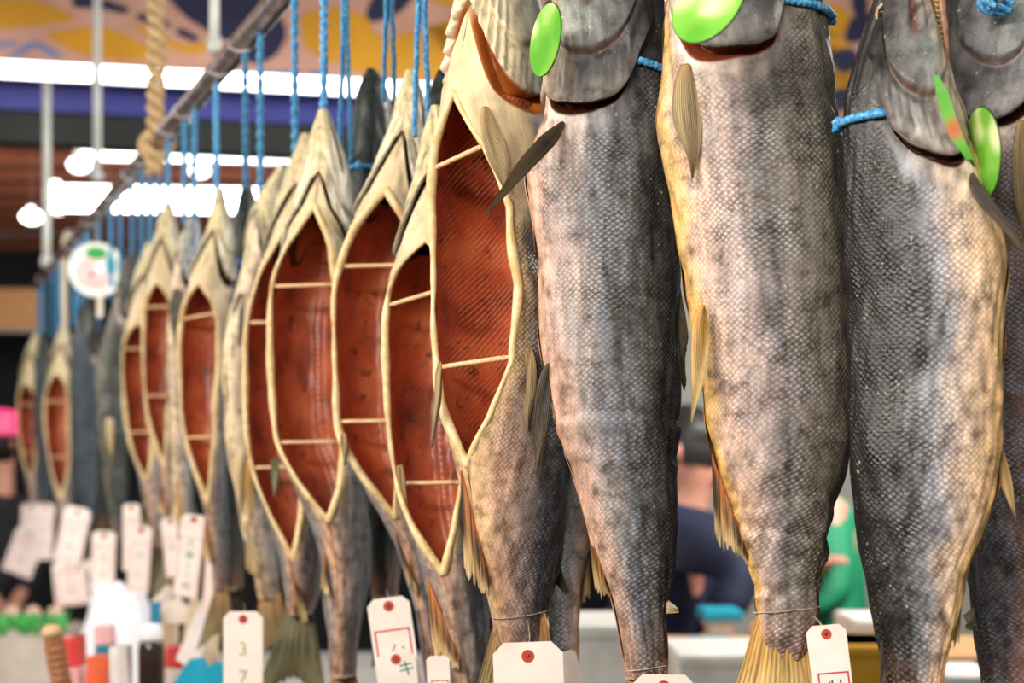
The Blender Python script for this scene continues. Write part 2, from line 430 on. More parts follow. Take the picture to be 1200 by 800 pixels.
# ------------------------------------------------------------------ the hanging pole
POLEM = mat_noise('worn_steel_pipe', rgba(118, 84, 74), rgba(186, 172, 168), 34, 0.22, 0.35, 0.003, 0.7)
def pole_pt(u):
    """point of the pole at image column u (the pole is one straight level bar above the fish)"""
    k = (u-600)/F; Y = 0.591/(k+0.45); return np.array((k*Y, Y, ZC+0.70))
PA = pole_pt(44); PB = np.array((0.42, (0.591-0.42)/0.45, ZC+0.70))
pole = empty('hanging_pole', PA)
b = MB(); b.tube([PA+(PB-PA)*t for t in np.linspace(0, 1, 40)], [0.0185+0.0006*math.sin(i*1.7) for i in range(40)], 14); b.build('pipe', POLEM, pole, True)
WRAP = mat_noise('clear_film_wrap', rgba(170, 160, 156), rgba(236, 236, 240), 70, 0.12, 0.6, 0.004)
b = MB(); dd = (PB-PA)/np.linalg.norm(PB-PA)
pts = []
for i in range(420):
    t = i/419; a = t*2*PI*21+1.3*math.sin(t*60)
    pts.append(PA+(PB-PA)*(0.02+0.9*t)+0.0196*(math.cos(a)*np.array((-dd[1], dd[0], 0))+math.sin(a)*np.array((0, 0, 1))))
b.tube(pts, 0.0013, 5); b.build('film_wrap', WRAP, pole, True)
rebase(pole); tag(pole, 'long worn steel pipe that the fish twines are tied to', 'pole')
RODM = mat_noise('white_rod', rgba(206, 208, 200), rgba(232, 234, 226), 12, 0.35)
def rod(u, v0, v1, Y, r, label, hook=False):
    root = empty('hanging_rod', W(u, v1, Y)); p, q = W(u, v0, Y), W(u, v1, Y)
    b = MB(); b.tube([p+(q-p)*t for t in np.linspace(0, 1, 5)], r, 12); b.build('shaft', RODM, root, True)
    b = MB(); b.lathe([(r*1.5, 0), (r*1.5, 0.03)], 12, q); b.build('collar', RODM, root, True)
    rebase(root); tag(root, label, 'rod', 'white hanging rods')
rod(55, 97, 312, 4.7, 0.0135, 'short white rod that starts below the bright tube')
rod(114, -160, 212, 4.9, 0.0135, 'white rod hanging in front of the tube joint')
rod(251, -160, 62, 3.0, 0.0105, 'white rod ending at the steel pole')
# beige hook rod next to the round card
root = empty('hook_rod', W(76, 400, 4.4))
HOOKM = mat_noise('beige_hook_rod', rgba(190, 176, 150), rgba(216, 204, 182), 12, 0.4)
hp = [W(88, 292, 4.5), W(84, 276, 4.45), W(79, 274, 4.4), W(76, 284, 4.38), W(75, 330, 4.38), W(76, 400, 4.38)]
b = MB(); b.tube([np.array([smooth_interp(np.array([x]), range(6), [p[k] for p in hp])[0] for k in range(3)]) for x in np.linspace(0, 5, 26)], 0.010, 10); b.build('bent_rod', HOOKM, root, True)
b = MB(); b.lathe([(0.016, 0), (0.016, 0.02)], 10, W(76, 400, 4.38)); b.build('end_stop', HOOKM, root)
rebase(root); tag(root, 'beige rod with a bent top hooked beside the round card', 'rod')
# second pole for the fish at the right end of the row
QA, QB = np.array((-0.06, 1.50, ZC+0.76)), np.array((0.80, 1.13, ZC+0.76))
pole2 = empty('hanging_pole', QA)
b = MB(); b.tube([QA+(QB-QA)*t for t in np.linspace(0, 1, 16)], 0.0165, 14); b.build('pipe', POLEM, pole2, True)
for e, sg in ((QA, -1), (QB, 1)):
    b = MB(); dq_ = (QB-QA)/np.linalg.norm(QB-QA); b.tube([e-dq_*sg*0.012, e+dq_*sg*0.006], 0.0185, 14); b.build('end_cap', POLEM, pole2, True)
rebase(pole2); tag(pole2, 'short steel pipe above the large unsplit salmon', 'pole')
# twisted beige rope that carries the pole
ROPE = mat_noise('beige_rope', rgba(176, 138, 92), rgba(222, 192, 146), 120, 0.7, 0.5, 0.003)
root = empty('twisted_rope', W(182, 208, 3.1))
pr_ = pole_pt(183); YR = pr_[1]-0.028
for k in range(2):
    pts = []
    for i in range(170):
        t = i/169; v = -150+t*352; c = W(180+3*math.sin(t*3), v, YR); a = t*2*PI*11.5+k*PI
        pts.append(c+0.0112*np.array((math.cos(a), math.sin(a), 0)))
    b = MB(); b.tube(pts, 0.0085, 8); b.build('rope_strand', ROPE, root, True)
pts = [pr_+0.026*np.array((-dd[1]*math.cos(a), dd[0]*math.cos(a), math.sin(a)))+dd*0.02*(a/PI-2) for a in np.linspace(0, 4*PI, 60)]
b = MB(); b.tube(pts, 0.009, 8); b.build('rope_turns', ROPE, root, True)
rebase(root); tag(root, 'twisted beige rope knotted round the steel pole', 'rope')

# ================================================================== FISH
PAL = {
 'A': [(0, (228, 186, 140)), (.2, (208, 166, 142)), (.36, (172, 150, 140)), (.5, (112, 106, 106)), (.64, (58, 56, 54)), (1, (24, 24, 24))],
 'B': [(0, (208, 160, 128)), (.2, (200, 164, 148)), (.34, (172, 156, 150)), (.46, (136, 136, 142)), (.56, (96, 94, 92)), (.72, (60, 57, 52)), (1, (26, 25, 23))],
 'C': [(0, (222, 172, 100)), (.13, (226, 184, 122)), (.22, (212, 176, 156)), (.42, (186, 166, 160)), (.5, (140, 130, 125)), (.6, (128, 117, 106)), (.85, (98, 89, 78)), (1, (70, 62, 54))],
 'D': [(0, (236, 190, 120)), (.2, (230, 194, 160)), (.33, (200, 176, 160)), (.42, (146, 144, 150)), (.51, (72, 68, 66)), (.68, (38, 33, 30)), (1, (16, 15, 14))],
 'E': [(0, (214, 160, 130)), (.25, (196, 150, 132)), (.45, (150, 120, 112)), (.56, (96, 92, 96)), (.75, (60, 58, 58)), (1, (34, 33, 32))],
 'G': [(0, (202, 154, 126)), (.06, (172, 148, 140)), (.2, (140, 130, 128)), (.38, (104, 102, 106)), (.58, (74, 76, 80)), (1, (38, 40, 40))],
 'P': [(0, (232, 206, 164)), (.3, (224, 192, 166)), (.5, (178, 168, 158)), (.7, (100, 100, 100)), (1, (58, 60, 58))],
 'K': [(0, (120, 114, 98)), (.4, (64, 66, 62)), (.7, (42, 48, 45)), (1, (34, 40, 37))],
 'U': [(0, (150, 150, 150)), (.4, (98, 106, 116)), (.7, (66, 76, 86)), (1, (50, 58, 66))],
}
HEAD = {
 'grey': [(0, (205, 172, 130)), (.18, (178, 158, 134)), (.32, (126, 124, 123)), (.52, (86, 82, 83)), (.7, (48, 44, 42)), (1, (30, 28, 26))],
 'cream': [(0, (232, 210, 164)), (.3, (218, 202, 160)), (.48, (168, 164, 146)), (.62, (98, 98, 92)), (1, (46, 50, 46))],
 'black': [(0, (196, 176, 148)), (.25, (140, 130, 120)), (.42, (100, 96, 95)), (.56, (48, 44, 42)), (1, (18, 17, 16))],
 'green': [(0, (80, 78, 66)), (.4, (56, 60, 56)), (1, (40, 48, 44))],
 'blue': [(0, (206, 190, 160)), (.3, (170, 178, 180)), (.5, (130, 146, 160)), (1, (60, 66, 72))],
}
def palette(stops, t):
    x = [s[0] for s in stops]; c = lin([s[1] for s in stops])
    return np.stack([np.interp(t, x, c[:, k]) for k in range(3)], -1)

class Fish: pass
FISH = {}
def make_fish(key, rows, Y, beta, label, pal='G', head='cream', ratio=0.55, vg=None, slit=0.008, slit_col=(58, 24, 14), open_=None,
              NR=150, NC=64, thL=72, thR=72, creases=(), seed=1, gill_h=0.006, fan=None, iri=0.5, yellow=0.0, group='salted fish hanging in a row', eye=True, wr=0.0, slit_d=0.010, collar=105, etab=None, wend=112, ext=0, hcr=()):
    f = Fish(); FISH[key] = f
    rows = [tuple(r) for r in rows]; f.tl = rows[-1]
    if ext:
        (v_, l_, r_) = rows[-1]; c_ = (l_+r_)/2; h_ = (r_-l_)/2
        rows += [(v_+ext*0.5, c_-h_*0.93, c_+h_*0.93), (v_+ext, c_-h_*0.6, c_+h_*0.6)]
    rows = np.array(rows, float); vv, LL, RR = rows.T
    f.vv, f.LL, f.RR, f.Y, f.v0, f.v1 = vv, LL, RR, Y, vv[0], vv[-1]
    cx = (LL+RR)/2; hw = (RR-LL)/2
    Xc = (cx.mean()-600)/F*Y; al = math.atan2(Xc, Y)
    rv = np.array((math.cos(al), -math.sin(al), 0)); fv = np.array((math.sin(al), math.cos(al), 0))
    be = math.radians(beta)
    bd = math.cos(be)*rv+math.sin(be)*fv; ld = -math.sin(be)*rv+math.cos(be)*fv
    f.rv, f.fv, f.bd, f.ld = rv, fv, bd, ld
    vlen = f.v1-f.v0; Lm = vlen*Y/F; f.L = Lm
    if vg is None: vg = f.v0+0.235*vlen
    gs = (vg-f.v0)/vlen
    nz = SN(seed, 8, 5.0); nz2 = SN(seed+50, 12, 14.0)
    def dims(s):
        v = f.v0+s*vlen
        h = np.maximum(smooth_interp(v, vv, hw), 1.0)*Y/F; c = smooth_interp(v, vv, cx)
        rt = ratio*(1+0.10*np.exp(-((s-0.12)/0.12)**2)-0.32*sstep(0.72, 1.0, s))
        a = h/np.sqrt(math.cos(be)**2+(rt*math.sin(be))**2); w = rt*a
        return a, w, c
    f.dims = dims
    def centre(s, c):
        v = f.v0+s*vlen
        return np.stack([(c-600)/F*Y, np.full_like(c, Y), ZC+(HZ-v)/F*Y], -1)
    # --- grid: columns go round from the belly slit, rows follow the gill edge
    c01 = np.linspace(0, 1, NC); thn = (c01*2-1)*PI           # -pi..pi ; remapped so the seam is at the belly
    thn = c01*2*PI; td = np.degrees(np.where(thn > PI, 2*PI-thn, thn))
    edge = smooth_interp(td, [0, 12, 40, 68, 88, 110, 130, 150, 165, 180], np.array([.44, .50, .76, .955, 1.0, .93, .78, .64, .56, .53]))*gs
    if etab is not None: edge = smooth_interp(td, etab[0], np.array(etab[1]))*gs
    wt = np.interp(td, [0, 8, 18, wend, wend+20, 180], [0.25, 0.5, 1, 1, 0, 0])
    slw = slit/Lm*np.interp(td, [0, 15, 50, 90, 120, 180], [0.5, 0.9, 1.25, 0.6, 0.2, 0.1])
    nh, nst, nsl = int(NR*0.30), 3, 5; nb = NR-nh-nst-nsl
    S = np.zeros((NR, NC)); DR = np.zeros((NR, NC)); ZONE = np.zeros((NR, NC))
    for j in range(NC):
        e = edge[j]
        S[:nh, j] = np.linspace(0, 1, nh)**1.15*e
        S[nh:nh+nst, j] = e+np.linspace(0, 0.0006, nst)
        S[nh+nst:nh+nst+nsl, j] = e+0.0006+np.linspace(0, 1, nsl+1)[1:]*slw[j]
        s0 = S[nh+nst+nsl-1, j]
        S[nh+nst+nsl:, j] = s0+np.linspace(0, 1, nb+1)[1:]*(1-s0)
        back = (e-S[:nh, j])*Lm
        DR[:nh, j] = wt[j]*gill_h*(0.25+0.75*np.exp(-back/0.022))*sstep(0, 0.25, S[:nh, j]/e)
        DR[nh:nh+nst, j] = wt[j]*(gill_h-(gill_h+slit_d)*np.linspace(0.35, 1, nst))
        DR[nh+nst:nh+nst+nsl, j] = wt[j]*np.linspace(-slit_d, 0.002, nsl)
        past = (S[nh+nst+nsl:, j]-s0)*Lm
        DR[nh+nst+nsl:, j] = wt[j]*0.002*np.exp(-past/0.012)
        ZONE[:nh, j] = 0; ZONE[nh:nh+nst+nsl, j] = 1; ZONE[nh+nst+nsl:, j] = 2
    TH0 = np.broadcast_to(thn, S.shape); TD = np.broadcast_to(td, S.shape)
    WT = np.broadcast_to(wt, S.shape); ED = np.broadcast_to(edge, S.shape)
    # --- belly opening
    def lips(s):
        if open_ is None: return np.zeros_like(s), np.zeros_like(s)
        v = f.v0+s*vlen; a, m1, m2, bb = open_
        sh = np.interp(v, [a, a+(m1-a)*0.5, m1, (m1+m2)/2, m2, m2+(bb-m2)*0.55, bb], [0, 0.62, 0.93, 1.0, 0.9, 0.5, 0])
        wob = 1+0.05*nz(s*4, 1.0)
        return np.radians(thL)*sh*wob, np.radians(thR)*sh*(1+0.05*nz(s*4, 9.0))
    f.lips = lips
    tl, tr = lips(S)
    # theta in (0,pi) lies on the +ld side ("R"), (pi,2pi) on the -ld side ("L")
    TH = np.where(TH0 <= PI, tr+(PI-tr)*(TH0/PI), PI+(PI-tl)*((TH0-PI)/PI))
    a, w, c = dims(S)
    ct, st_ = np.cos(TH), np.sin(TH)
    pw = 0.92
    rc = np.sign(ct)*np.abs(ct)**pw; rs = np.sign(st_)*np.abs(st_)**pw
    # displacement: gill cover, mouth, bone lines, creases, dents
    D = DR.copy()
    rel = S/np.maximum(ED, 1e-6)
    D -= 0.0055*np.exp(-((TD-62)/7.0)**2)*sstep(0.55, 0.4, rel)*sstep(0, 0.05, rel)*(ZONE == 0)
    relp = 0.60+0.13*np.cos(np.radians(np.clip(TD-62, -60, 60))*1.7)
    bandp = sstep(10, 26, TD)*sstep(128, 100, TD)*(ZONE == 0)
    D += 0.0030*(1-sstep(relp-0.012, relp+0.016, rel))*sstep(0.15, 0.5, rel)*bandp
    D -= 0.0018*np.exp(-((rel-relp-0.03)/0.022)**2)*bandp
    D += 0.0005*np.sin(TD*0.9+rel*14)*sstep(relp, relp+0.15, rel)*bandp
    fanm = np.exp(-((TD-34)/24)**4)*sstep(0.42, 0.62, rel)*(ZONE == 0)
    if fan: D += fan*np.sin(np.radians(TD)*38+rel*3)*fanm
    D += 0.0020*nz(S*6, TH*0.9)*sstep(0.05, 0.3, S)+0.0010*nz2(S*4, TH*0.9)
    D += wr*np.sin(TH*26+6*nz(S*3, TH))*sstep(0.25, 0.4, S)
    for (s0_, dp_) in hcr:
        wv = S-s0_-0.012*np.cos(TH*1.3+s0_*40)-0.006*nz(TH*1.5, s0_*30)
        D -= dp_*np.exp(-(wv/0.007)**2)*(0.4+0.6*np.sin(TH*0.5+s0_*9)**2); D += dp_*0.7*np.exp(-((wv-0.014)/0.010)**2)
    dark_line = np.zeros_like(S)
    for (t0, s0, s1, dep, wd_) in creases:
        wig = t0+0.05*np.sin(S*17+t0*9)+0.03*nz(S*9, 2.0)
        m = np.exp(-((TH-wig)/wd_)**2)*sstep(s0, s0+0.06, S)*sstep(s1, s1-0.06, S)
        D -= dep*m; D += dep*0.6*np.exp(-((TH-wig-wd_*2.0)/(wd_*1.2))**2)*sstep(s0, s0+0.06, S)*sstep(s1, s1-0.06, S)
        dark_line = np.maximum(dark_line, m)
    taper = sstep(0, 0.015, S)*0.9+0.1
    D *= taper
    C = centre(S, c)
    P = C+bd*((a*rc+D*ct)[..., None])+ld*((w*rs+D*st_)[..., None])
    # close the snout and tail root
    f.P = P
    # colours
    tt = TD/180.0
    if open_ is not None: tt = np.where(S > 0, np.degrees(np.where(TH > PI, 2*PI-TH, TH))/180.0, tt)
    jit = 0.05*nz(S*7, TH*1.1)+0.03*nz2(S*3, TH*1.2)
    body = palette(PAL[pal], np.clip(tt+jit, 0, 1)); hd = palette(HEAD[head], np.clip(tt+jit*1.3, 0, 1))
    past = np.clip((S-ED)*Lm, 0, None)
    kb = sstep(0.0, 0.02, past)[..., None]
    col = np.where((ZONE == 0)[..., None], hd, hd*(1-kb)+body*kb)
    coll = (np.exp(-((past-0.015)/0.014)**2)*WT*sstep(collar+12, collar-25, TD)*(ZONE == 2)*0.85)[..., None]
    col = col*(1-coll)+lin((232, 208, 192))*coll
    sl = ((ZONE == 1)*np.clip(WT*1.3, 0, 1))[..., None]
    # the cover's own pale rim, then the dark gill chamber
    col = col*(1-sl)+lin(slit_col)*sl
    hs = 1.0 if head in ('grey', 'black', 'blue') else 0.4
    def patchc(m, rgb):
        global _c
        return (m*(ZONE == 0)*hs)[..., None], lin(rgb)
    for m_, rgb_ in ((0.6*np.exp(-((rel-0.55)/0.13)**2-((TD-52)/20)**2), (138, 152, 148)), (0.85*np.exp(-((rel-0.80)/0.09)**2-((TD-108)/17)**2), (34, 31, 30)),
                     (0.5*np.exp(-((rel-0.93)/0.06)**2-((TD-72)/24)**2), (196, 184, 174)), (0.6*np.exp(-((rel-0.35)/0.12)**2-((TD-120)/26)**2), (46, 42, 40)),
                     (0.75*np.exp(-((rel-relp-0.012)/0.016)**2)*bandp, (112, 72, 52)), (0.8*np.exp(-((rel-1.0)/0.02)**2)*bandp, (88, 64, 50))):
        mm, cc = patchc(m_, rgb_); col = col*(1-mm)+cc*mm
    if fan: col = col*(1-0.8*fanm[..., None])+lin((240, 224, 192))*0.8*fanm[..., None]
    if open_ is not None:
        dl = np.where(TH <= PI, TH-tr, (2*PI-tl)-TH); inside = (tl+tr > 0.02)
        cm = (np.exp(-(np.clip(dl, 0, None)/0.22)**2)*inside*0.9)[..., None]; col = col*(1-cm)+lin((226, 196, 146))*cm
    nosc = np.zeros_like(S)
    if open_ is not None:
        sm = (open_[1]-f.v0)/vlen
        nosc = (sstep(sm+0.05, sm-0.06, S)*sstep(88, 50, TD+18*nz(S*5, TH))*(ZONE == 2))
        cm = 0.85*nosc[..., None]; col = col*(1-cm)+lin((228, 204, 160))*cm
    mouth = (np.exp(-((TD-62)/6.0)**2)*sstep(0.55, 0.42, rel)*(ZONE == 0))[..., None]*0.8
    col = col*(1-mouth)+lin((120, 44, 34))*mouth
    ll = (np.exp(-((TD-91)/1.6)**2)*(ZONE == 2)*sstep(0.02, 0.06, past)*0.55)[..., None]
    col = col*(1-ll)+lin((40, 38, 38))*ll
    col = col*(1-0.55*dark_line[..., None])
    if yellow:
        ye = (np.exp(-(TD/26)**2)*yellow*sstep(0.3, 0.6, S))[..., None]; col = col*(1-ye)+lin((222, 160, 70))*ye
    tailr = (sstep(0.9, 1.0, S)*0.5)[..., None]; col = col*(1-tailr)+lin((150, 100, 70))*tailr
    scl = sstep(0.015, 0.05, past)*(ZONE == 2)*np.interp(tt, [0, 0.12, 0.3, 0.5, 1], [0.12, 0.3, 0.6, 1, 0.95])*(1-0.9*nosc)
    irv = scl*np.exp(-((tt-0.50)/0.16)**2)*iri+0.35*iri*(ZONE == 0)*np.exp(-((tt-0.35)/0.2)**2)
    base = W(cx[-1], f.v1, Y)
    root = empty('salted_fish', base); f.root = root
    n, m = S.shape
    V = P.reshape(-1, 3)
    faces = grid_faces(n, m)
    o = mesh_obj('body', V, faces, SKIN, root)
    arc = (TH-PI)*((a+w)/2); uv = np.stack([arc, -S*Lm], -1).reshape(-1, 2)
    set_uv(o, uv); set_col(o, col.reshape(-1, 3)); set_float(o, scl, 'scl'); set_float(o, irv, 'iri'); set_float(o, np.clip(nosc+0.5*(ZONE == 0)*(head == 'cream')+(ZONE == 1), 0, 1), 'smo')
    # caps + weld of the belly seam
    bm = bmesh.new(); bm.from_mesh(o.data); bm.verts.ensure_lookup_table()
    bm.faces.new([bm.verts[j] for j in range(m-1)]).smooth = True
    bm.faces.new([bm.verts[(n-1)*m+j] for j in range(m-2, -1, -1)]).smooth = True
    bmesh.ops.remove_doubles(bm, verts=bm.verts, dist=0.00005)
    bm.to_mesh(o.data); bm.free()
    # --- red lining, cream edge
    if open_ is not None:
        va, m1, m2, vb = open_
        sa, sb = (va-f.v0)/vlen, (vb-f.v0)/vlen
        ns, nt = 70, 40
        s1 = np.linspace(sa+0.004, sb-0.004, ns); SS = np.repeat(s1[:, None], nt, 1)
        tl, tr = lips(SS); q = np.broadcast_to(np.linspace(0, 1, nt), SS.shape)
        T2 = tr+(2*PI-tl-tr)*q
        a2, w2, c2 = dims(SS)
        dq = np.sin(q*PI)
        t = 0.0035+0.016*dq**2
        endc = np.sqrt(np.clip(np.minimum((SS-sa)/0.05, (sb-SS)/0.07), 0.02, 1))
        aa = np.maximum(a2*0.985-t, 0.004)*(0.80+0.20*endc); ww = np.maximum(w2*0.985-t*0.8, 0.003)
        ridge = 0.004*np.exp(-((q-0.5)/0.035)**2)+0.0012*nz2(SS*6, T2)
        PP = centre(SS, c2)+bd*((aa*np.sign(np.cos(T2))*np.abs(np.cos(T2))**pw)[..., None])+ld*((ww*np.sign(np.sin(T2))*np.abs(np.sin(T2))**pw)[..., None])+bd*ridge[..., None]
        L_ = mesh_obj('flesh_lining', PP.reshape(-1, 3), grid_faces(ns, nt), FLESH, root)
        L_['label'] = 'rust red salted flesh inside the open belly'
        uarc = (T2-PI)*((a2+w2)/2); set_uv(L_, np.stack([uarc, -SS*Lm], -1).reshape(-1, 2))
        # edge loop
        s2 = np.linspace(sa-0.006, sb+0.006, 110); z0 = np.zeros_like(s2)
        def lipline(side, s):
            tl, tr = lips(s); T = tr if side > 0 else 2*PI-tl
            a3, w3, c3 = dims(s)
            return centre(s, c3)+bd*((a3*0.99-0.001)*np.sign(np.cos(T))*np.abs(np.cos(T))**pw)[:, None]+ld*((w3*0.99-0.001)*np.sign(np.sin(T))*np.abs(np.sin(T))**pw)[:, None]
        f.lipline = lipline
        lr, llp = lipline(1, s2), lipline(-1, s2)
        loop = np.concatenate([lr, llp[::-1][1:-1]])
        k = np.arange(len(loop)); rad = (0.0040+0.0013*np.sin(k*0.09+seed)+0.0004*np.sin(k*0.43))*np.clip(Lm/0.72, 0.9, 1.1)
        V, Fc = tube(loop, rad, 8, True)
        e = mesh_obj('cut_edge', V, Fc, RIM, root); e['label'] = 'cream cut edge of the opened belly'
    # eyes
    if eye:
        for sgn in (1, -1):
            se = 0.36*gs; te = math.radians(112)*sgn
            a4, w4, c4 = dims(np.array([se])); p = centre(np.array([se]), c4)[0]
            nrm = bd*math.cos(te)+ld*math.sin(te); p = p+bd*a4[0]*0.98*math.cos(te)+ld*w4[0]*0.98*math.sin(te)
            q = Vector(nrm).to_track_quat('Z', 'Y').to_matrix(); r = 0.0085*Lm/0.72
            b = MB(); b.lathe([(r*1.25, -0.003), (r*1.15, 0.001), (r*0.9, 0.0022), (r*0.7, 0.0012)], 16); V = [np.array(q @ Vector(x))+p for x in b.v]
            e1 = mesh_obj('eye', V, b.f, EYE, root)
            b = MB(); b.lathe([(r*0.72, 0.0), (r*0.6, 0.0028), (r*0.3, 0.0042), (0.0002, 0.0046)], 16); V = [np.array(q @ Vector(x))+p for x in b.v]
            mesh_obj('pupil', V, b.f, PUPIL, e1)
    tag(root, label, 'fish', group)
    return f
def near_pt(f, u, v, off=0.0):
    """the nearest point of the fish's skin seen at image point (u, v)"""
    s = np.clip(np.array([(v-f.v0)/(f.v1-f.v0)]), 0, 1); a, w, c = f.dims(s)
    th = np.linspace(0, 2*PI, 361); Q = np.outer(a*np.cos(th), f.bd)+np.outer(w*np.sin(th), f.ld)
    x = (u-c[0])/F*f.Y; q = Q @ f.rv; d = Q @ f.fv
    k = np.argmin(np.abs(q-x)*8+d)
    return np.array(((u-600)/F*f.Y, f.Y, ZC+(HZ-v)/F*f.Y))+f.fv*(d[k]-off)
FINP = {
 'orange': ((206, 116, 44), (164, 110, 52), (212, 186, 136), 0.8),
 'yellow': ((214, 158, 74), (204, 158, 84), (222, 196, 140), 0.18),
 'tan': ((196, 164, 112), (168, 142, 96), (128, 108, 74), 0.25),
 'dark': ((86, 70, 48), (66, 54, 38), (92, 76, 50), 0.6),
 'tail': ((186, 132, 74), (150, 122, 76), (134, 116, 80), 0.35),
 'green': ((110, 104, 76), (126, 118, 84), (120, 112, 80), 0.35),
 'pale': ((222, 196, 156), (206, 176, 130), (190, 160, 110), 0.15),
}
def fin(f, name, b0, b1, t0, t1, pal='orange', mode='edge', dyb=0.0, dyt=0.0, rays=14, fork=0.0, wide=0.0, seed=3, bulge=0.004, jag=0.12):
    r = np.random.default_rng(seed+int(abs(b0[0])))
    def P3(p, dy):
        if mode == 'near': return near_pt(f, p[0], p[1], 0.001)+f.fv*dy
        return W(p[0], p[1], f.Y+dy)
    B0, B1 = P3(b0, dyb), P3(b1, dyb)
    if mode == 'near':
        T0 = B0+(W(t0[0], t0[1], f.Y)-W(b0[0], b0[1], f.Y))+f.fv*dyt; T1 = B1+(W(t1[0], t1[1], f.Y)-W(b1[0], b1[1], f.Y))+f.fv*dyt
    else: T0, T1 = W(t0[0], t0[1], f.Y+dyt), W(t1[0], t1[1], f.Y+dyt)
    nu, nv = rays*4+1, 12
    uu = np.linspace(0, 1, nu); vvv = np.linspace(0, 1, nv)
    ray = np.clip((uu*rays).astype(int), 0, rays-1)
    jg = 1-jag*r.uniform(0, 1, rays)[ray]-0.02*np.abs(np.sin(uu*rays*PI+PI/2))
    jg = jg*(1-fork*(1-np.abs(2*uu-1)**1.3))
    U, Vv = np.meshgrid(uu, vvv, indexing='ij')
    LN = Vv*jg[:, None]
    Bp = B0+(B1-B0)*U[..., None]; Tp = T0+(T1-T0)*U[..., None]
    P = Bp+(Tp-Bp)*LN[..., None]
    nrm = np.cross(B1-B0, (T0+T1-B0-B1)/2); nrm = nrm/(np.linalg.norm(nrm)+1e-9)
    if nrm[1] > 0: nrm = -nrm
    wdir = (T1-T0)+(B1-B0); wdir = wdir/(np.linalg.norm(wdir)+1e-9)
    if wide: P = P+wdir*(wide*np.sin(LN*PI)*(2*U-1))[..., None]
    rid = 0.0006*np.cos(U*rays*2*PI)*(0.4+0.6*Vv)
    bul = bulge*np.sin(U*PI)*np.sin(Vv*PI*0.8)+0.002*np.sin(U*9+seed)*Vv
    Pf = P+nrm*(bul+rid+0.0009*(1.3-Vv))[..., None]; Pb = P+nrm*(bul-rid-0.0009*(1.3-Vv))[..., None]
    n, m = nu, nv; V = np.concatenate([Pf.reshape(-1, 3), Pb.reshape(-1, 3)])
    Fc = grid_faces(n, m); k = n*m; Fc = Fc+[tuple(i+k for i in q[::-1]) for q in Fc]
    for i in range(n-1):
        Fc.append((i*m, (i+1)*m, (i+1)*m+k, i*m+k)); Fc.append((i*m+m-1, i*m+m-1+k, (i+1)*m+m-1+k, (i+1)*m+m-1))
    for j in range(m-1):
        Fc.append((j, j+k, j+1+k, j+1)); Fc.append(((n-1)*m+j, (n-1)*m+j+1, (n-1)*m+j+1+k, (n-1)*m+j+k))
    cb, cm, ctp, dk = FINP[pal]
    stops = [(0, cb), (0.45, cm), (1, ctp)]
    col = palette(stops, Vv)
    dr = (r.uniform(0, 1, rays)**1.5)[ray][:, None]*dk*2*np.sin(np.clip(Vv*1.25, 0, 1)*PI)
    dr = np.clip(dr, 0, 0.92)[..., None]; col = col*(1-dr)+lin((36, 28, 20))*dr
    o = mesh_obj(name, V, Fc, FIN, f.root); set_col(o, np.concatenate([col.reshape(-1, 3)]*2))
    uv = np.stack([U, Vv], -1).reshape(-1, 2); set_uv(o, np.concatenate([uv, uv]))
    return o
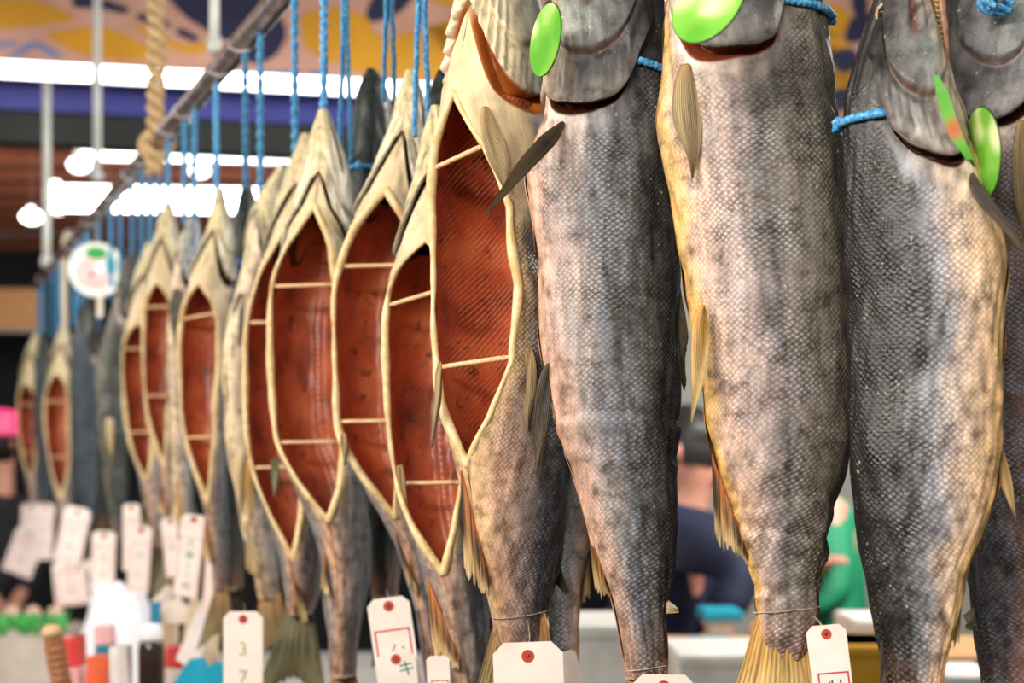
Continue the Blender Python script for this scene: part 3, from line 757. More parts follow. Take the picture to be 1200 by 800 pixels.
def leaf(f, name, pts, pal='tan', mode='near', dy=0.0, dyt=0.0, rays=12, seed=1, curl=0.003):
    """a fin laid along pts = (u, v, half width in px), base first, pointed at its tip"""
    pts = np.array(pts, float); t = np.linspace(0, 1, 26); x = np.linspace(0, 1, len(pts))
    U0, V0, H0 = (smooth_interp(t, x, pts[:, k]) for k in range(3)); H0 = np.maximum(H0, 0.4)
    if mode == 'near': B = near_pt(f, pts[0, 0], pts[0, 1], 0.0); Yb = B[1]
    else: Yb = f.Y
    C = np.array([W(U0[i], V0[i], Yb+dy+dyt*t[i]) for i in range(26)])
    d = np.gradient(C, axis=0); d /= np.linalg.norm(d, axis=1)[:, None]
    side = np.cross(d, np.array((0, 1.0, 0))); side /= np.linalg.norm(side, axis=1)[:, None]
    nu = rays*4+1; q = np.linspace(-1, 1, nu); r = np.random.default_rng(seed); ray = np.clip(((q+1)/2*rays).astype(int), 0, rays-1)
    Q, T = np.meshgrid(q, t, indexing='ij')
    hm = H0*Yb/F
    P = C[None]+side[None]*(Q*hm[None])[..., None]
    ln = (1-np.abs(q)**2*0.10-0.05*r.uniform(0, 1, rays)[ray])
    P = P+d[None]*((ln[:, None]-1)*T**2*np.linalg.norm(C[-1]-C[0]))[..., None]
    nrm = np.array((0, -1.0, 0)); rid = 0.0005*np.cos((Q+1)/2*rays*2*PI)
    bul = curl*(1-Q**2)+0.0015*np.sin(Q*3+T*4+seed)
    th = 0.0010*(1.3-T)
    Pf = P+nrm*(bul+rid+th)[..., None]; Pb = P+nrm*(bul-rid-th)[..., None]
    n, m = nu, 26; V = np.concatenate([Pf.reshape(-1, 3), Pb.reshape(-1, 3)]); Fc = grid_faces(n, m); k = n*m
    Fc = Fc+[tuple(i+k for i in z[::-1]) for z in Fc]
    for i in range(n-1):
        Fc.append((i*m, (i+1)*m, (i+1)*m+k, i*m+k)); Fc.append((i*m+m-1, i*m+m-1+k, (i+1)*m+m-1+k, (i+1)*m+m-1))
    for j in range(m-1):
        Fc.append((j, j+k, j+1+k, j+1)); Fc.append(((n-1)*m+j, (n-1)*m+j+1, (n-1)*m+j+1+k, (n-1)*m+j+k))
    cb, cm, ctp, dk = FINP[pal]; col = palette([(0, cb), (0.45, cm), (1, ctp)], T)
    dr = np.clip((r.uniform(0, 1, rays)**1.5)[ray][:, None]*dk*2*np.sin(np.clip(T*1.2, 0, 1)*PI), 0, 0.9)[..., None]; col = col*(1-dr)+lin((36, 28, 20))*dr
    o = mesh_obj(name, V, Fc, FIN, f.root); set_col(o, np.concatenate([col.reshape(-1, 3)]*2))
    uv = np.stack([(Q+1)/2, T], -1).reshape(-1, 2); set_uv(o, np.concatenate([uv, uv])); return o
def tail(f, spread, length, twist=0.0, pal='tail', shift=0.0, fork=0.28, rays=22):
    v, L, R = f.tl; c = (L+R)/2
    hwp = (R-L)/2*0.96
    d = spread*math.sin(twist)*f.Y/F
    r0 = spread*math.cos(twist)
    B0 = (c-hwp*math.cos(twist), v-6); B1 = (c+hwp*math.cos(twist), v-6)
    return fin(f, 'tail_fin', B0, B1, (c-r0+shift, v+length), (c+r0+shift, v+length), pal, 'edge', 0, d*0.0, rays, fork, 0.0, 5, 0.006, 0.06)

ROWS = {
'A': [(-78, 572, 600), (-55, 561, 612), (-20, 549, 628), (20, 541, 637), (60, 534, 645), (120, 522, 652), (200, 509, 662), (300, 506, 668), (400, 508, 671), (470, 518, 673), (540, 536, 671), (600, 548, 666), (650, 560, 658), (700, 574, 646), (724, 579, 642)],
'B': [(-95, 702, 726), (-70, 678, 748), (-30, 657, 772), (20, 647, 783), (90, 642, 788), (140, 638, 791), (170, 627, 792), (200, 617, 793), (250, 623, 795), (310, 630, 797), (400, 632, 797), (450, 641, 797), (500, 652, 796), (560, 672, 795), (620, 690, 793), (660, 703, 789), (700, 717, 783), (750, 728, 781), (795, 736, 782)],
'C': [(-135, 852, 880), (-105, 824, 908), (-50, 797, 944), (0, 784, 960), (60, 778, 972), (100, 775, 978), (150, 772, 984), (200, 780, 988), (250, 787, 992), (330, 803, 998), (400, 816, 1000), (450, 823, 1000), (500, 830, 997), (550, 842, 990), (600, 858, 978), (650, 873, 965), (690, 884, 957), (722, 887, 958)],
'D': [(-80, 1052, 1072), (-50, 1038, 1084), (0, 1024, 1087), (40, 1010, 1098), (100, 995, 1112), (140, 991, 1122), (200, 989, 1143), (250, 990, 1163), (300, 992, 1173), (400, 997, 1170), (500, 998, 1167), (570, 998, 1164), (620, 1003, 1148), (660, 1010, 1133), (700, 1020, 1123), (750, 1030, 1112), (800, 1035, 1104), (836, 1037, 1100)],
'E': [(-80, 1128, 1152), (-40, 1114, 1192), (30, 1104, 1224), (120, 1100, 1250), (200, 1100, 1268), (300, 1105, 1280), (400, 1110, 1284), (500, 1116, 1280), (600, 1124, 1265), (700, 1138, 1240), (800, 1152, 1214), (850, 1158, 1206)],
'H': [(0, 640, 660), (40, 626, 676), (100, 620, 690), (250, 612, 706), (400, 616, 712), (500, 622, 710), (600, 632, 699), (650, 637, 688), (690, 640, 681), (780, 643, 677), (830, 645, 676)],
'G1': [(125, 505, 517), (160, 497, 530), (200, 491, 540), (250, 479, 550), (292, 471, 555), (345, 456, 557), (450, 453, 557), (530, 459, 554), (590, 470, 557), (640, 486, 562), (670, 496, 567), (720, 508, 571), (760, 517, 573), (800, 527, 575), (840, 535, 573)],
'I': [(84, 513, 526), (110, 503, 535), (160, 496, 540), (200, 492, 540), (300, 495, 545), (500, 505, 550), (650, 515, 545), (750, 522, 540)],
'G2': [(84, 475, 487), (110, 468, 495), (150, 460, 500), (220, 434, 500), (260, 418, 500), (300, 404, 498), (330, 395, 494), (400, 392, 490), (450, 394, 490), (507, 398, 490), (560, 420, 492), (600, 444, 496), (640, 464, 502), (690, 479, 507), (730, 489, 513), (770, 496, 519), (800, 499, 521)],
'K4': [(82, 430, 442), (100, 423, 452), (150, 416, 458), (203, 411, 456), (260, 407, 450), (350, 405, 450), (450, 410, 458), (520, 420, 466), (600, 428, 472), (660, 434, 468), (700, 438, 464)],
'G3': [(130, 373, 385), (150, 367, 392), (195, 360, 404), (240, 349, 410), (276, 339, 411), (330, 321, 408), (400, 317, 406), (470, 320, 408), (520, 326, 413), (560, 342, 424), (605, 360, 431), (650, 373, 433), (700, 380, 429), (740, 385, 423), (790, 388, 418)],
'G4': [(158, 353, 365), (204, 338, 373), (240, 328, 375), (288, 316, 373), (336, 299, 367), (380, 290, 360), (450, 288, 358), (520, 291, 358), (560, 299, 363), (600, 312, 372), (650, 328, 379), (690, 334, 377), (718, 336, 367)],
'G5': [(192, 329, 339), (216, 315, 341), (249, 299, 343), (300, 288, 336), (339, 279, 331), (400, 265, 322), (480, 264, 320), (540, 270, 320), (580, 277, 322), (620, 285, 325), (660, 296, 328), (700, 304, 328)],
'K8': [(217, 284, 294), (240, 279, 303), (312, 271, 306), (400, 262, 300), (480, 256, 296), (560, 252, 290), (620, 254, 288), (690, 260, 284)],
'G6': [(222, 252, 262), (267, 247, 270), (297, 237, 273), (335, 224, 273), (372, 214, 272), (450, 211, 269), (510, 217, 266), (550, 228, 266), (590, 238, 267), (630, 246, 268), (690, 252, 266)],
'P10': [(255, 222, 232), (290, 211, 239), (340, 202, 235), (400, 196, 226), (460, 197, 222), (520, 200, 224), (580, 204, 226), (640, 210, 226)],
'G7': [(238, 193, 202), (279, 184, 208), (333, 174, 214), (380, 169, 212), (440, 169, 208), (490, 174, 206), (540, 185, 208), (580, 192, 210), (640, 198, 209)],
'G8': [(285, 172, 182), (320, 162, 190), (380, 151, 192), (410, 145, 188), (460, 145, 186), (510, 151, 187), (560, 163, 195), (590, 169, 197), (640, 178, 195)],
'K13': [(292, 150, 159), (320, 143, 163), (350, 136, 164), (400, 120, 160), (460, 113, 156), (510, 117, 152), (560, 123, 150), (600, 128, 148), (630, 131, 146)],
'U14': [(348, 98, 106), (380, 89, 113), (420, 84, 114), (480, 83, 113), (540, 87, 112), (590, 93, 110), (625, 97, 108)],
'K15': [(385, 112, 120), (420, 106, 130), (480, 104, 134), (540, 107, 132), (590, 112, 129), (618, 115, 126)],
'G9': [(378, 72, 78), (410, 64, 85), (440, 57, 88), (470, 53, 86), (510, 54, 84), (545, 59, 86), (580, 64, 88), (618, 69, 85)],
'G10': [(390, 40, 47), (420, 30, 50), (455, 23, 50), (500, 22, 47), (530, 26, 47), (560, 31, 49), (600, 38, 50)],
'U16': [(388, 48, 54), (420, 43, 60), (480, 41, 62), (540, 44, 60), (595, 49, 58)],
}
R3 = ROWS
make_fish('A', R3['A'], 1.47, 226, 'large split salmon, ridged white gill flap, open belly beside the unsplit silver-grey salmon', 'A', 'cream', 0.66, vg=122, slit=0.026, slit_col=(168, 92, 34), open_=(122, 255, 430, 545),
          NR=300, NC=190, thL=50, thR=70, seed=3, gill_h=0.008, fan=0.0042, iri=0.4, yellow=0.1, slit_d=0.018, ext=46)
make_fish('B', R3['B'], 1.37, 190, 'unsplit silver-grey salmon with long dark side fin crossing the split one', 'B', 'grey', 0.52, vg=131, slit=0.008, collar=62, etab=([0, 15, 30, 50, 75, 90, 100, 109, 120, 150, 180], [.62, .88, .97, 1, 1, .96, .86, .72, .6, .52, .5]), hcr=((0.66, 0.002), (0.70, 0.0014)), NR=300, NC=150, seed=5, gill_h=0.008, iri=0.55,
          creases=((2*PI-0.95, 0.32, 0.62, 0.0022, 0.05), (2*PI-1.15, 0.30, 0.6, 0.0014, 0.04), (2*PI-1.45, 0.3, 0.7, 0.0016, 0.03)))
make_fish('C', R3['C'], 1.27, 188, 'widest unsplit salmon with pink and golden belly and taupe back', 'C', 'grey', 0.52, vg=72, slit=0.011, slit_col=(120, 52, 28), ext=50, etab=([0, 15, 30, 55, 80, 95, 104, 110, 122, 150, 180], [.5, .6, .76, .97, 1, .98, .91, .74, .6, .52, .5]), hcr=((0.84, 0.0026), (0.80, 0.0014), (0.9, 0.002)), NR=300, NC=150, seed=9, gill_h=0.007, iri=0.4, yellow=0.5,
          creases=((2*PI-1.42, 0.30, 0.66, 0.0028, 0.035), (2*PI-1.0, 0.5, 0.68, 0.002, 0.06), (2*PI-1.6, 0.32, 0.6, 0.0018, 0.03)))
make_fish('D', R3['D'], 1.20, 348, 'black-backed salmon with cream belly and blue twine behind its head', 'D', 'black', 0.52, vg=193, slit=0.007, etab=([0, 15, 42, 70, 85, 92, 97, 106, 125, 180], [.6, .85, 1, .98, .93, .87, .78, .62, .52, .5]), wend=104, NR=300, NC=150, seed=13, gill_h=0.006, iri=0.28, yellow=0.35, collar=55,
          creases=((1.15, 0.3, 0.7, 0.002, 0.04), (1.3, 0.3, 0.6, 0.0016, 0.03), (0.85, 0.32, 0.62, 0.0012, 0.03)))
make_fish('E', R3['E'], 1.46, 338, 'wrinkled reddish salmon with silver cheek half hidden behind the black-backed salmon', 'E', 'grey', 0.5, vg=150, slit=0.010, NR=220, NC=120, seed=17, gill_h=0.006, iri=0.9, wr=0.0008)
make_fish('H', R3['H'], 1.66, 345, 'grey salmon with a yellow lower fin hanging behind two larger salmon', 'B', 'grey', 0.45, NR=150, NC=80, seed=19, iri=0.6, yellow=0.4, eye=False)
make_fish('I', R3['I'], 1.93, 75, 'dark-headed salmon mostly hidden behind the largest split salmon', 'K', 'green', 0.55, NR=110, NC=56, seed=21, iri=0.2)
make_fish('G1', R3['G1'], 1.62, 258, 'split salmon whose upper prop stick slants, partly behind the largest split salmon', 'G', 'cream', 0.64, vg=300, open_=(292, 350, 560, 668), NR=200, NC=96, thL=72, thR=72, seed=23, yellow=0.15, iri=0.7, slit=0.014, gill_h=0.009, slit_d=0.014, slit_col=(34, 18, 12))
make_fish('G2', R3['G2'], 1.80, 258, 'split salmon with grey-brown streaked jaw next to the green-black head', 'G', 'cream', 0.62, vg=255, open_=(233, 318, 500, 604), NR=180, NC=90, thL=70, thR=76, seed=27, yellow=0.15, fan=0.0012, slit=0.014, gill_h=0.009, slit_d=0.014, slit_col=(34, 18, 12))
make_fish('K4', R3['K4'], 2.12, 72, 'green-black backed salmon with blue twine round its head between two split ones', 'K', 'green', 0.52, NR=120, NC=60, seed=29, iri=0.15)
make_fish('G3', R3['G3'], 1.95, 258, 'widest split salmon in the row with straw-coloured pointed jaw', 'G', 'cream', 0.62, vg=305, open_=(250, 345, 520, 608), NR=180, NC=90, thL=72, thR=74, seed=31, yellow=0.15, fan=0.0010, slit=0.014, gill_h=0.009, slit_d=0.014, slit_col=(34, 18, 12))
make_fish('G4', R3['G4'], 2.14, 258, 'split salmon half hidden by the widest one, broad green-brown tail', 'G', 'cream', 0.60, vg=300, open_=(262, 385, 548, 652), NR=150, NC=76, thL=70, thR=76, seed=37, yellow=0.15, slit=0.014, gill_h=0.009, slit_d=0.014, slit_col=(34, 18, 12))
make_fish('G5', R3['G5'], 2.34, 222, 'unsplit pale-bellied salmon with dark side fin and cream gill flap', 'P', 'cream', 0.6, vg=312, slit=0.012, NR=140, NC=70, seed=41)
make_fish('K8', R3['K8'], 2.64, 72, 'slim green-black salmon behind the pale-bellied one, blue twine on its neck', 'K', 'green', 0.52, NR=100, NC=50, seed=43, iri=0.15)
make_fish('G6', R3['G6'], 2.50, 246, 'split salmon with a pale outer flank beside the slim green-black one', 'G', 'cream', 0.62, vg=330, open_=(335, 380, 512, 588), NR=130, NC=66, thL=72, thR=66, seed=47, yellow=0.15, slit=0.014, gill_h=0.009, slit_d=0.014, slit_col=(34, 18, 12))
make_fish('P10', R3['P10'], 2.78, 215, 'slender whitish salmon with a blue-grey cheek between two split ones', 'P', 'blue', 0.58, vg=335, slit=0.012, NR=110, NC=56, seed=51)
make_fish('G7', R3['G7'], 2.98, 252, 'blurred split salmon just behind the slender whitish one', 'G', 'cream', 0.62, open_=(333, 372, 466, 548), NR=110, NC=56, seed=53, yellow=0.15, slit=0.014, gill_h=0.009, slit_d=0.014, slit_col=(34, 18, 12))
make_fish('G8', R3['G8'], 3.30, 252, 'blurred small split salmon beside the dark one with pale flank', 'G', 'cream', 0.62, open_=(380, 412, 506, 562), NR=100, NC=52, seed=57, yellow=0.15, slit=0.014, gill_h=0.009, slit_d=0.014, slit_col=(34, 18, 12))
make_fish('K13', R3['K13'], 3.55, 205, 'blurred dark salmon with a pale belly under the round printed card', 'K', 'green', 0.55, NR=90, NC=48, seed=59)
PAL_K13 = None
make_fish('K15', R3['K15'], 4.35, 72, 'blurred black-backed salmon squeezed behind the bluish one', 'K', 'green', 0.52, NR=80, NC=40, seed=61)
make_fish('U14', R3['U14'], 4.02, 60, 'blurred bluish grey salmon next to the farthest split ones', 'U', 'green', 0.52, NR=80, NC=44, seed=63)
make_fish('G9', R3['G9'], 4.72, 256, 'far split salmon with a blurred red belly beside the bluish one', 'G', 'cream', 0.62, open_=(438, 470, 535, 582), NR=80, NC=44, seed=67, slit=0.014, gill_h=0.009, slit_d=0.014, slit_col=(34, 18, 12))
make_fish('U16', R3['U16'], 5.1, 62, 'blurred grey salmon between the two farthest split ones', 'U', 'green', 0.52, NR=70, NC=40, seed=69)
make_fish('G10', R3['G10'], 5.3, 250, 'farthest split salmon at the end of the row', 'G', 'cream', 0.62, open_=(448, 475, 530, 560), NR=70, NC=40, seed=71, slit=0.014, gill_h=0.009, slit_d=0.014, slit_col=(34, 18, 12))
FF = FISH
# ---- fins
leaf(FF['A'], 'pectoral_fin', [(568, 126, 5), (573, 150, 9), (584, 185, 12), (594, 224, 5)], 'tan', dy=-0.008, dyt=-0.004, seed=2)
leaf(FF['A'], 'pelvic_fin', [(621, 408, 2.5), (620, 428, 8), (619, 455, 9), (617, 485, 7), (619, 510, 2)], 'tan', dy=-0.003, rays=8, seed=4)
leaf(FF['A'], 'pelvic_fin', [(516, 424, 1.5), (514, 440, 4), (513, 468, 4), (509, 500, 3), (506, 528, 1)], 'tan', 'edge', dy=-0.055, rays=5, seed=5)
fin(FF['A'], 'anal_fin', (540, 550), (573, 682), (545, 688), (573, 700), 'orange', 'edge', -0.045, -0.05, 18, seed=6, jag=0.2)
fin(FF['A'], 'adipose_fin', (652, 652), (651, 684), (668, 694), (664, 698), 'dark', 'edge', 0.03, 0.03, 6, seed=7)
leaf(FF['B'], 'pectoral_fin', [(660, 144, 3), (648, 158, 8), (637, 170, 9), (606, 205, 8), (566, 258, 2)], 'dark', 'edge', dy=-0.030, dyt=-0.085, rays=9, seed=8)
leaf(FF['B'], 'pelvic_fin', [(646, 422, 3), (641, 442, 8), (636, 474, 10), (632, 515, 8), (628, 562, 2)], 'dark', 'edge', dy=-0.014, rays=9, seed=9)
fin(FF['B'], 'anal_fin', (684, 588), (718, 690), (699, 704), (716, 700), 'orange', 'edge', -0.004, 0.0, 14, seed=10, jag=0.2)
fin(FF['B'], 'adipose_fin', (779, 700), (780, 719), (796, 713), (797, 717), 'pale', 'edge', 0.0, 0.0, 5, seed=11)
fin(FF['B'], 'dorsal_fin', (794, 318), (794, 425), (803, 380), (801, 462), 'green', 'edge', 0.0, 0.012, 12, seed=12)
leaf(FF['C'], 'pectoral_fin', [(803, 76, 6), (803, 100, 13), (806, 140, 17), (811, 180, 11), (811, 216, 2)], 'tan', dyt=-0.002, rays=14, seed=13)
leaf(FF['C'], 'pelvic_fin', [(823, 358, 3), (821, 378, 9), (820, 408, 10), (817, 450, 8), (809, 500, 1.5)], 'yellow', 'edge', dy=-0.038, rays=8, seed=14)
fin(FF['C'], 'anal_fin', (834, 532), (876, 646), (838, 640), (876, 662), 'orange', 'edge', -0.006, -0.008, 20, seed=15, jag=0.2)
fin(FF['C'], 'adipose_fin', (966, 618), (959, 656), (973, 650), (967, 663), 'dark', 'edge', 0.0, 0.0, 6, seed=16)
fin(FF['C'], 'dorsal_fin', (995, 290), (996, 428), (1004, 362), (1003, 452), 'green', 'edge', 0.0, -0.02, 14, seed=17)
leaf(FF['D'], 'pectoral_fin', [(1134, 205, 6), (1148, 226, 7), (1174, 258, 6), (1206, 304, 2)], 'dark', 'edge', dy=-0.034, dyt=-0.03, rays=9, seed=18)
leaf(FF['D'], 'pelvic_fin', [(1154, 488, 2.5), (1159, 502, 7), (1168, 528, 8), (1180, 570, 7), (1190, 610, 2)], 'yellow', 'edge', dy=-0.022, rays=8, seed=19)
fin(FF['D'], 'anal_fin', (1130, 662), (1108, 740), (1123, 764), (1109, 760), 'orange', 'edge', -0.004, -0.006, 14, seed=20, jag=0.2)
fin(FF['D'], 'adipose_fin', (1033, 752), (1035, 785), (1030, 800), (1034, 803), 'dark', 'near', 0.0, 0.0, 5, seed=21)
leaf(FF['E'], 'pectoral_fin', [(1198, 142, 6), (1199, 175, 12), (1200, 230, 12), (1202, 292, 3)], 'tan', dy=-0.004, rays=12, seed=22)
fin(FF['E'], 'adipose_fin', (1141, 712), (1146, 738), (1128, 722), (1132, 738), 'green', 'edge', 0.0, 0.0, 5, seed=23)
fin(FF['H'], 'anal_fin', (688, 630), (677, 704), (693, 704), (679, 712), 'yellow', 'edge', 0.0, 0.0, 10, seed=24, jag=0.3)
fin(FF['G1'], 'anal_fin', (500, 668), (538, 764), (509, 768), (537, 778), 'orange', 'near', -0.003, -0.006, 16, seed=25, jag=0.2)
leaf(FF['G1'], 'pelvic_fin', [(468, 545, 3), (472, 565, 4), (478, 592, 1)], 'tan', 'edge', dy=-0.05, rays=5, seed=41)
fin(FF['G2'], 'anal_fin', (463, 622), (486, 684), (480, 690), (488, 694), 'orange', 'near', -0.003, -0.004, 10, seed=26)
leaf(FF['G2'], 'pelvic_fin', [(402, 508, 3), (404, 525, 4), (404, 548, 1)], 'tan', 'edge', dy=-0.055, rays=5, seed=42)
fin(FF['G3'], 'anal_fin', (380, 640), (387, 690), (375, 688), (386, 698), 'orange', 'near', -0.003, -0.008, 8, seed=27)
leaf(FF['G3'], 'pelvic_fin', [(408, 520, 4), (406, 540, 4), (402, 562, 1)], 'pale', 'near', dy=-0.012, rays=5, seed=43)
fin(FF['G4'], 'anal_fin', (338, 652), (356, 700), (354, 730), (361, 726), 'orange', 'near', -0.004, -0.008, 10, seed=28)
leaf(FF['G4'], 'pelvic_fin', [(322, 538, 4), (323, 560, 5), (322, 584, 1.5)], 'green', 'edge', dy=-0.07, rays=6, seed=29)
leaf(FF['G5'], 'pectoral_fin', [(284, 344, 4), (281, 368, 9), (281, 396, 8), (281, 424, 2)], 'dark', dy=-0.004, rays=8, seed=30)
leaf(FF['G5'], 'pelvic_fin', [(281, 530, 5), (281, 560, 6), (283, 604, 1.5)], 'pale', dy=-0.006, rays=6, seed=31)
leaf(FF['G5'], 'pelvic_fin', [(292, 540, 5), (292, 575, 5), (293, 618, 1.5)], 'yellow', dy=-0.006, rays=6, seed=32)
fin(FF['G5'], 'anal_fin', (288, 606), (306, 658), (288, 672), (304, 678), 'pale', 'near', -0.004, -0.006, 9, seed=33)
fin(FF['G6'], 'anal_fin', (241, 600), (250, 650), (236, 652), (248, 662), 'orange', 'near', -0.004, -0.006, 8, seed=34)
leaf(FF['P10'], 'pectoral_fin', [(208, 338, 4), (206, 360, 7), (206, 385, 6), (206, 408, 1.5)], 'dark', dy=-0.004, rays=7, seed=35)
fin(FF['P10'], 'anal_fin', (206, 560), (214, 600), (202, 608), (212, 614), 'yellow', 'near', -0.004, -0.006, 8, seed=36)
fin(FF['G7'], 'anal_fin', (188, 555), (196, 595), (184, 602), (194, 606), 'orange', 'near', -0.004, -0.006, 7, seed=37)
fin(FF['G8'], 'anal_fin', (168, 575), (174, 612), (163, 616), (172, 620), 'orange', 'near', -0.004, -0.006, 7, seed=38)
leaf(FF['K13'], 'pelvic_fin', [(128, 490, 4), (129, 512, 4), (131, 540, 1)], 'pale', dy=-0.006, rays=5, seed=39)
JAWM = mat_noise('jaw_bone', rgba(120, 78, 54), rgba(176, 128, 92), 120, 0.4, 0.5, 0.002)
fD = FF['D']; Yj = fD.Y-0.012
jp = [W(u, v, Yj) for u, v in ((1097, -40), (1103, 0), (1107, 35), (1110, 70), (1111, 120))]
jl = np.array([[smooth_interp(np.array([x]), range(5), [p[k] for p in jp])[0] for k in range(3)] for x in np.linspace(0, 4, 24)])
b = MB(); b.tube(jl, np.interp(np.linspace(0, 1, 24), [0, .5, 1], [0.0035, 0.0036, 0.0014]), 8); b.build('jaw_bone', JAWM, fD.root, True)
for i in range(3, 20):
    b = MB(); q = jl[i]+np.array((-0.0025, -0.001, 0)); b.tube([q, q+np.array((-0.0025, -0.001, 0.0006)), q+np.array((-0.0052, -0.001, 0.002))], [0.0011, 0.0008, 0.0002], 5); b.build('tooth', RIM, fD.root, True)
b = MB(); b.tube([W(u, v, Yj-0.004) for u, v in ((1080, -10), (1087, 20), (1096, 52), (1106, 92))], [0.003, 0.0045, 0.0042, 0.0015], 8); b.build('upper_lip', mat_noise('dark_lip', rgba(58, 52, 48), rgba(86, 78, 72), 90, 0.4), fD.root, True)
# ---- tails (spread px, length px, twist)
for k, sp, ln, tw, sh, pl in (('A', 62, 130, 0.3, -6, 'tail'), ('B', 60, 120, 0.2, 0, 'tail'), ('C', 88, 140, 0.1, 10, 'yellow'), ('D', 70, 130, 0.2, 0, 'tail'), ('E', 60, 120, 0.2, 0, 'tail'),
     ('H', 42, 110, 0.4, 0, 'tail'), ('I', 22, 80, 0.6, 0, 'dark'), ('G1', 46, 110, 0.5, 4, 'tail'), ('G2', 34, 105, 0.7, 6, 'tail'), ('K4', 26, 90, 0.7, 4, 'dark'), ('G3', 40, 100, 0.5, 2, 'tail'),
     ('G4', 46, 110, 0.1, -12, 'green'), ('G5', 34, 85, 0.3, 6, 'tail'), ('K8', 24, 76, 0.5, 4, 'dark'), ('G6', 28, 78, 0.3, -4, 'tail'), ('P10', 20, 68, 0.4, 0, 'green'),
     ('G7', 22, 66, 0.3, -8, 'green'), ('G8', 18, 60, 0.3, 2, 'green'), ('K13', 17, 52, 0.4, 0, 'dark'), ('U14', 15, 46, 0.3, 0, 'dark'), ('K15', 13, 44, 0.3, 0, 'dark'), ('G9', 13, 42, 0.3, 0, 'green'), ('U16', 11, 38, 0.3, 0, 'dark'), ('G10', 11, 36, 0.3, 0, 'green')):
    tail(FF[k], sp, ln, tw, pl, sh, rays=22 if FF[k].Y < 2.2 else 12)
for f in FISH.values(): rebase(f.root)

# ---- prop sticks that hold the bellies open
ORD = {'A': 'the largest split salmon', 'G1': 'the split salmon partly behind the largest', 'G2': 'the split salmon with streaked jaw', 'G3': 'the widest split salmon in the row', 'G4': 'the split salmon half hidden by the widest',
       'G6': 'the split salmon with pale outer flank', 'G7': 'the split salmon behind the slender whitish one', 'G8': 'the small blurred split salmon', 'G9': 'the far split salmon beside the bluish one', 'G10': 'the farthest split salmon'}
def stick(key, vl, vr, which):
    f = FISH[key]; s = lambda v: np.array([(v-f.v0)/(f.v1-f.v0)])
    p1, p2 = f.lipline(1, s(vr))[0], f.lipline(-1, s(vl))[0]
    if (p1-p2) @ f.rv < 0: p1, p2 = f.lipline(1, s(vl))[0], f.lipline(-1, s(vr))[0]
    d = p2-p1; L = np.linalg.norm(d); d = d/L; ins = 0.002
    p1 = p1+d*ins; p2 = p2-d*ins
    root = empty('prop_stick', (p1+p2)/2)
    pts = [p1+(p2-p1)*t for t in (0, 0.06, 0.2, 0.5, 0.8, 0.94, 1)]
    r = 0.00265
    b = MB(); b.tube(pts[1:-1], [r, r*1.05, r, r*1.02, r*0.95], 8); b.build('shaft', STICK, root, True)
    for (e, g) in ((pts[0], pts[1]), (pts[-1], pts[-2])):
        b = MB(); b.tube([g, g+(e-g)*0.6, e], [r*0.97, r*0.7, r*0.25], 8); b.build('pointed_end', STICK, root, True)
    rebase(root); tag(root, '%s wooden prop stick in the belly of %s' % (which, ORD[key]), 'stick', 'belly prop sticks')
for k, a1, b1, a2, b2 in (('A', 205, 188, 432, 424), ('G1', 361, 340, 566, 565), ('G2', 316, 315, 495, 494), ('G3', 339, 338, 519, 518), ('G4', 381, 380, 548, 547), ('G6', 376, 370, 513, 512),
                        ('G7', 362, 361, 464, 464), ('G8', 410, 409, 507, 506), ('G9', 471, 470, 536, 535), ('G10', 474, 474, 530, 530)):
    stick(k, a1, b1, 'upper'); stick(k, a2, b2, 'lower')

# ---- blue twines
def twine(u0, u1, vb, Y, label, sep=0.0, vt=None, group='blue hanging twines'):
    top = pole_pt(u0); top = top-np.array((0, 0, 0.012)) if vt is None else W(u0, vt, Y)
    bot = W(u1, vb, Y)
    root = empty('hanging_twine', bot)
    n = 70
    for k in range(2):
        pts = []
        for i in range(n):
            t = i/(n-1); a = t*2*PI*7+k*PI
            c = top+(bot-top)*t; s_ = sep*sstep(0.3, 1.0, t)*(1 if k else -1)
            hr = 0.0026 if sep == 0 else 0.0004
            pts.append(c+np.array((hr*math.cos(a)+s_+(0.0022*(1 if k else -1) if sep else 0), hr*math.sin(a), 0)))
        b = MB(); b.tube(pts, 0.0034, 6); b.build('strand', TWINE, root, True)
    rebase(root); tag(root, label, 'twine', group)
    return root
TW = [(535, 537, 45, 1.56, 'the ridged gill flap of the largest split salmon', 0.0), (494, 494, 160, 1.74, 'the gap beside the grey-brown streaked jaw', 0.006), (456, 456, 118, 1.96, 'the green-black head', 0.005), (404, 405, 190, 2.08, 'the gap between straw-coloured jaw and green-black head', 0.006),
      (380, 379, 134, 1.95, 'the straw-coloured pointed jaw', 0.0), (345, 346, 200, 2.2, 'the jaw half hidden by the widest split salmon', 0.0), (305, 305, 240, 2.4, 'the pale-bellied salmon', 0.0), (287, 288, 220, 2.6, 'the slim green-black head', 0.0),
      (253, 254, 226, 2.5, 'the split salmon with pale outer flank', 0.0), (228, 228, 258, 2.78, 'the slender whitish salmon', 0.0)]
for u0, u1, vb, Y, what, sep in TW: twine(u0, u1, vb, Y, 'blue twine tied above %s' % what, sep)
for u, vb, Y, lab in ((216, 262, 2.86, 'blue twine beside the one of the slender whitish salmon'), (197, 242, 2.98, 'blurred blue twine beside the beige rope, over a split salmon'), (187, 300, 3.2, 'blurred blue twine close behind the beige rope'),
                      (176, 289, 3.30, 'blurred blue twine over the small split salmon')):
    twine(u, u, vb, Y, lab)
for u, vb, Y in ((155, 297, 3.55), (166, 310, 3.46), (141, 320, 3.7), (130, 352, 3.8)): twine(u, u, vb, Y, 'blurred blue twine between the beige rope and the round card')
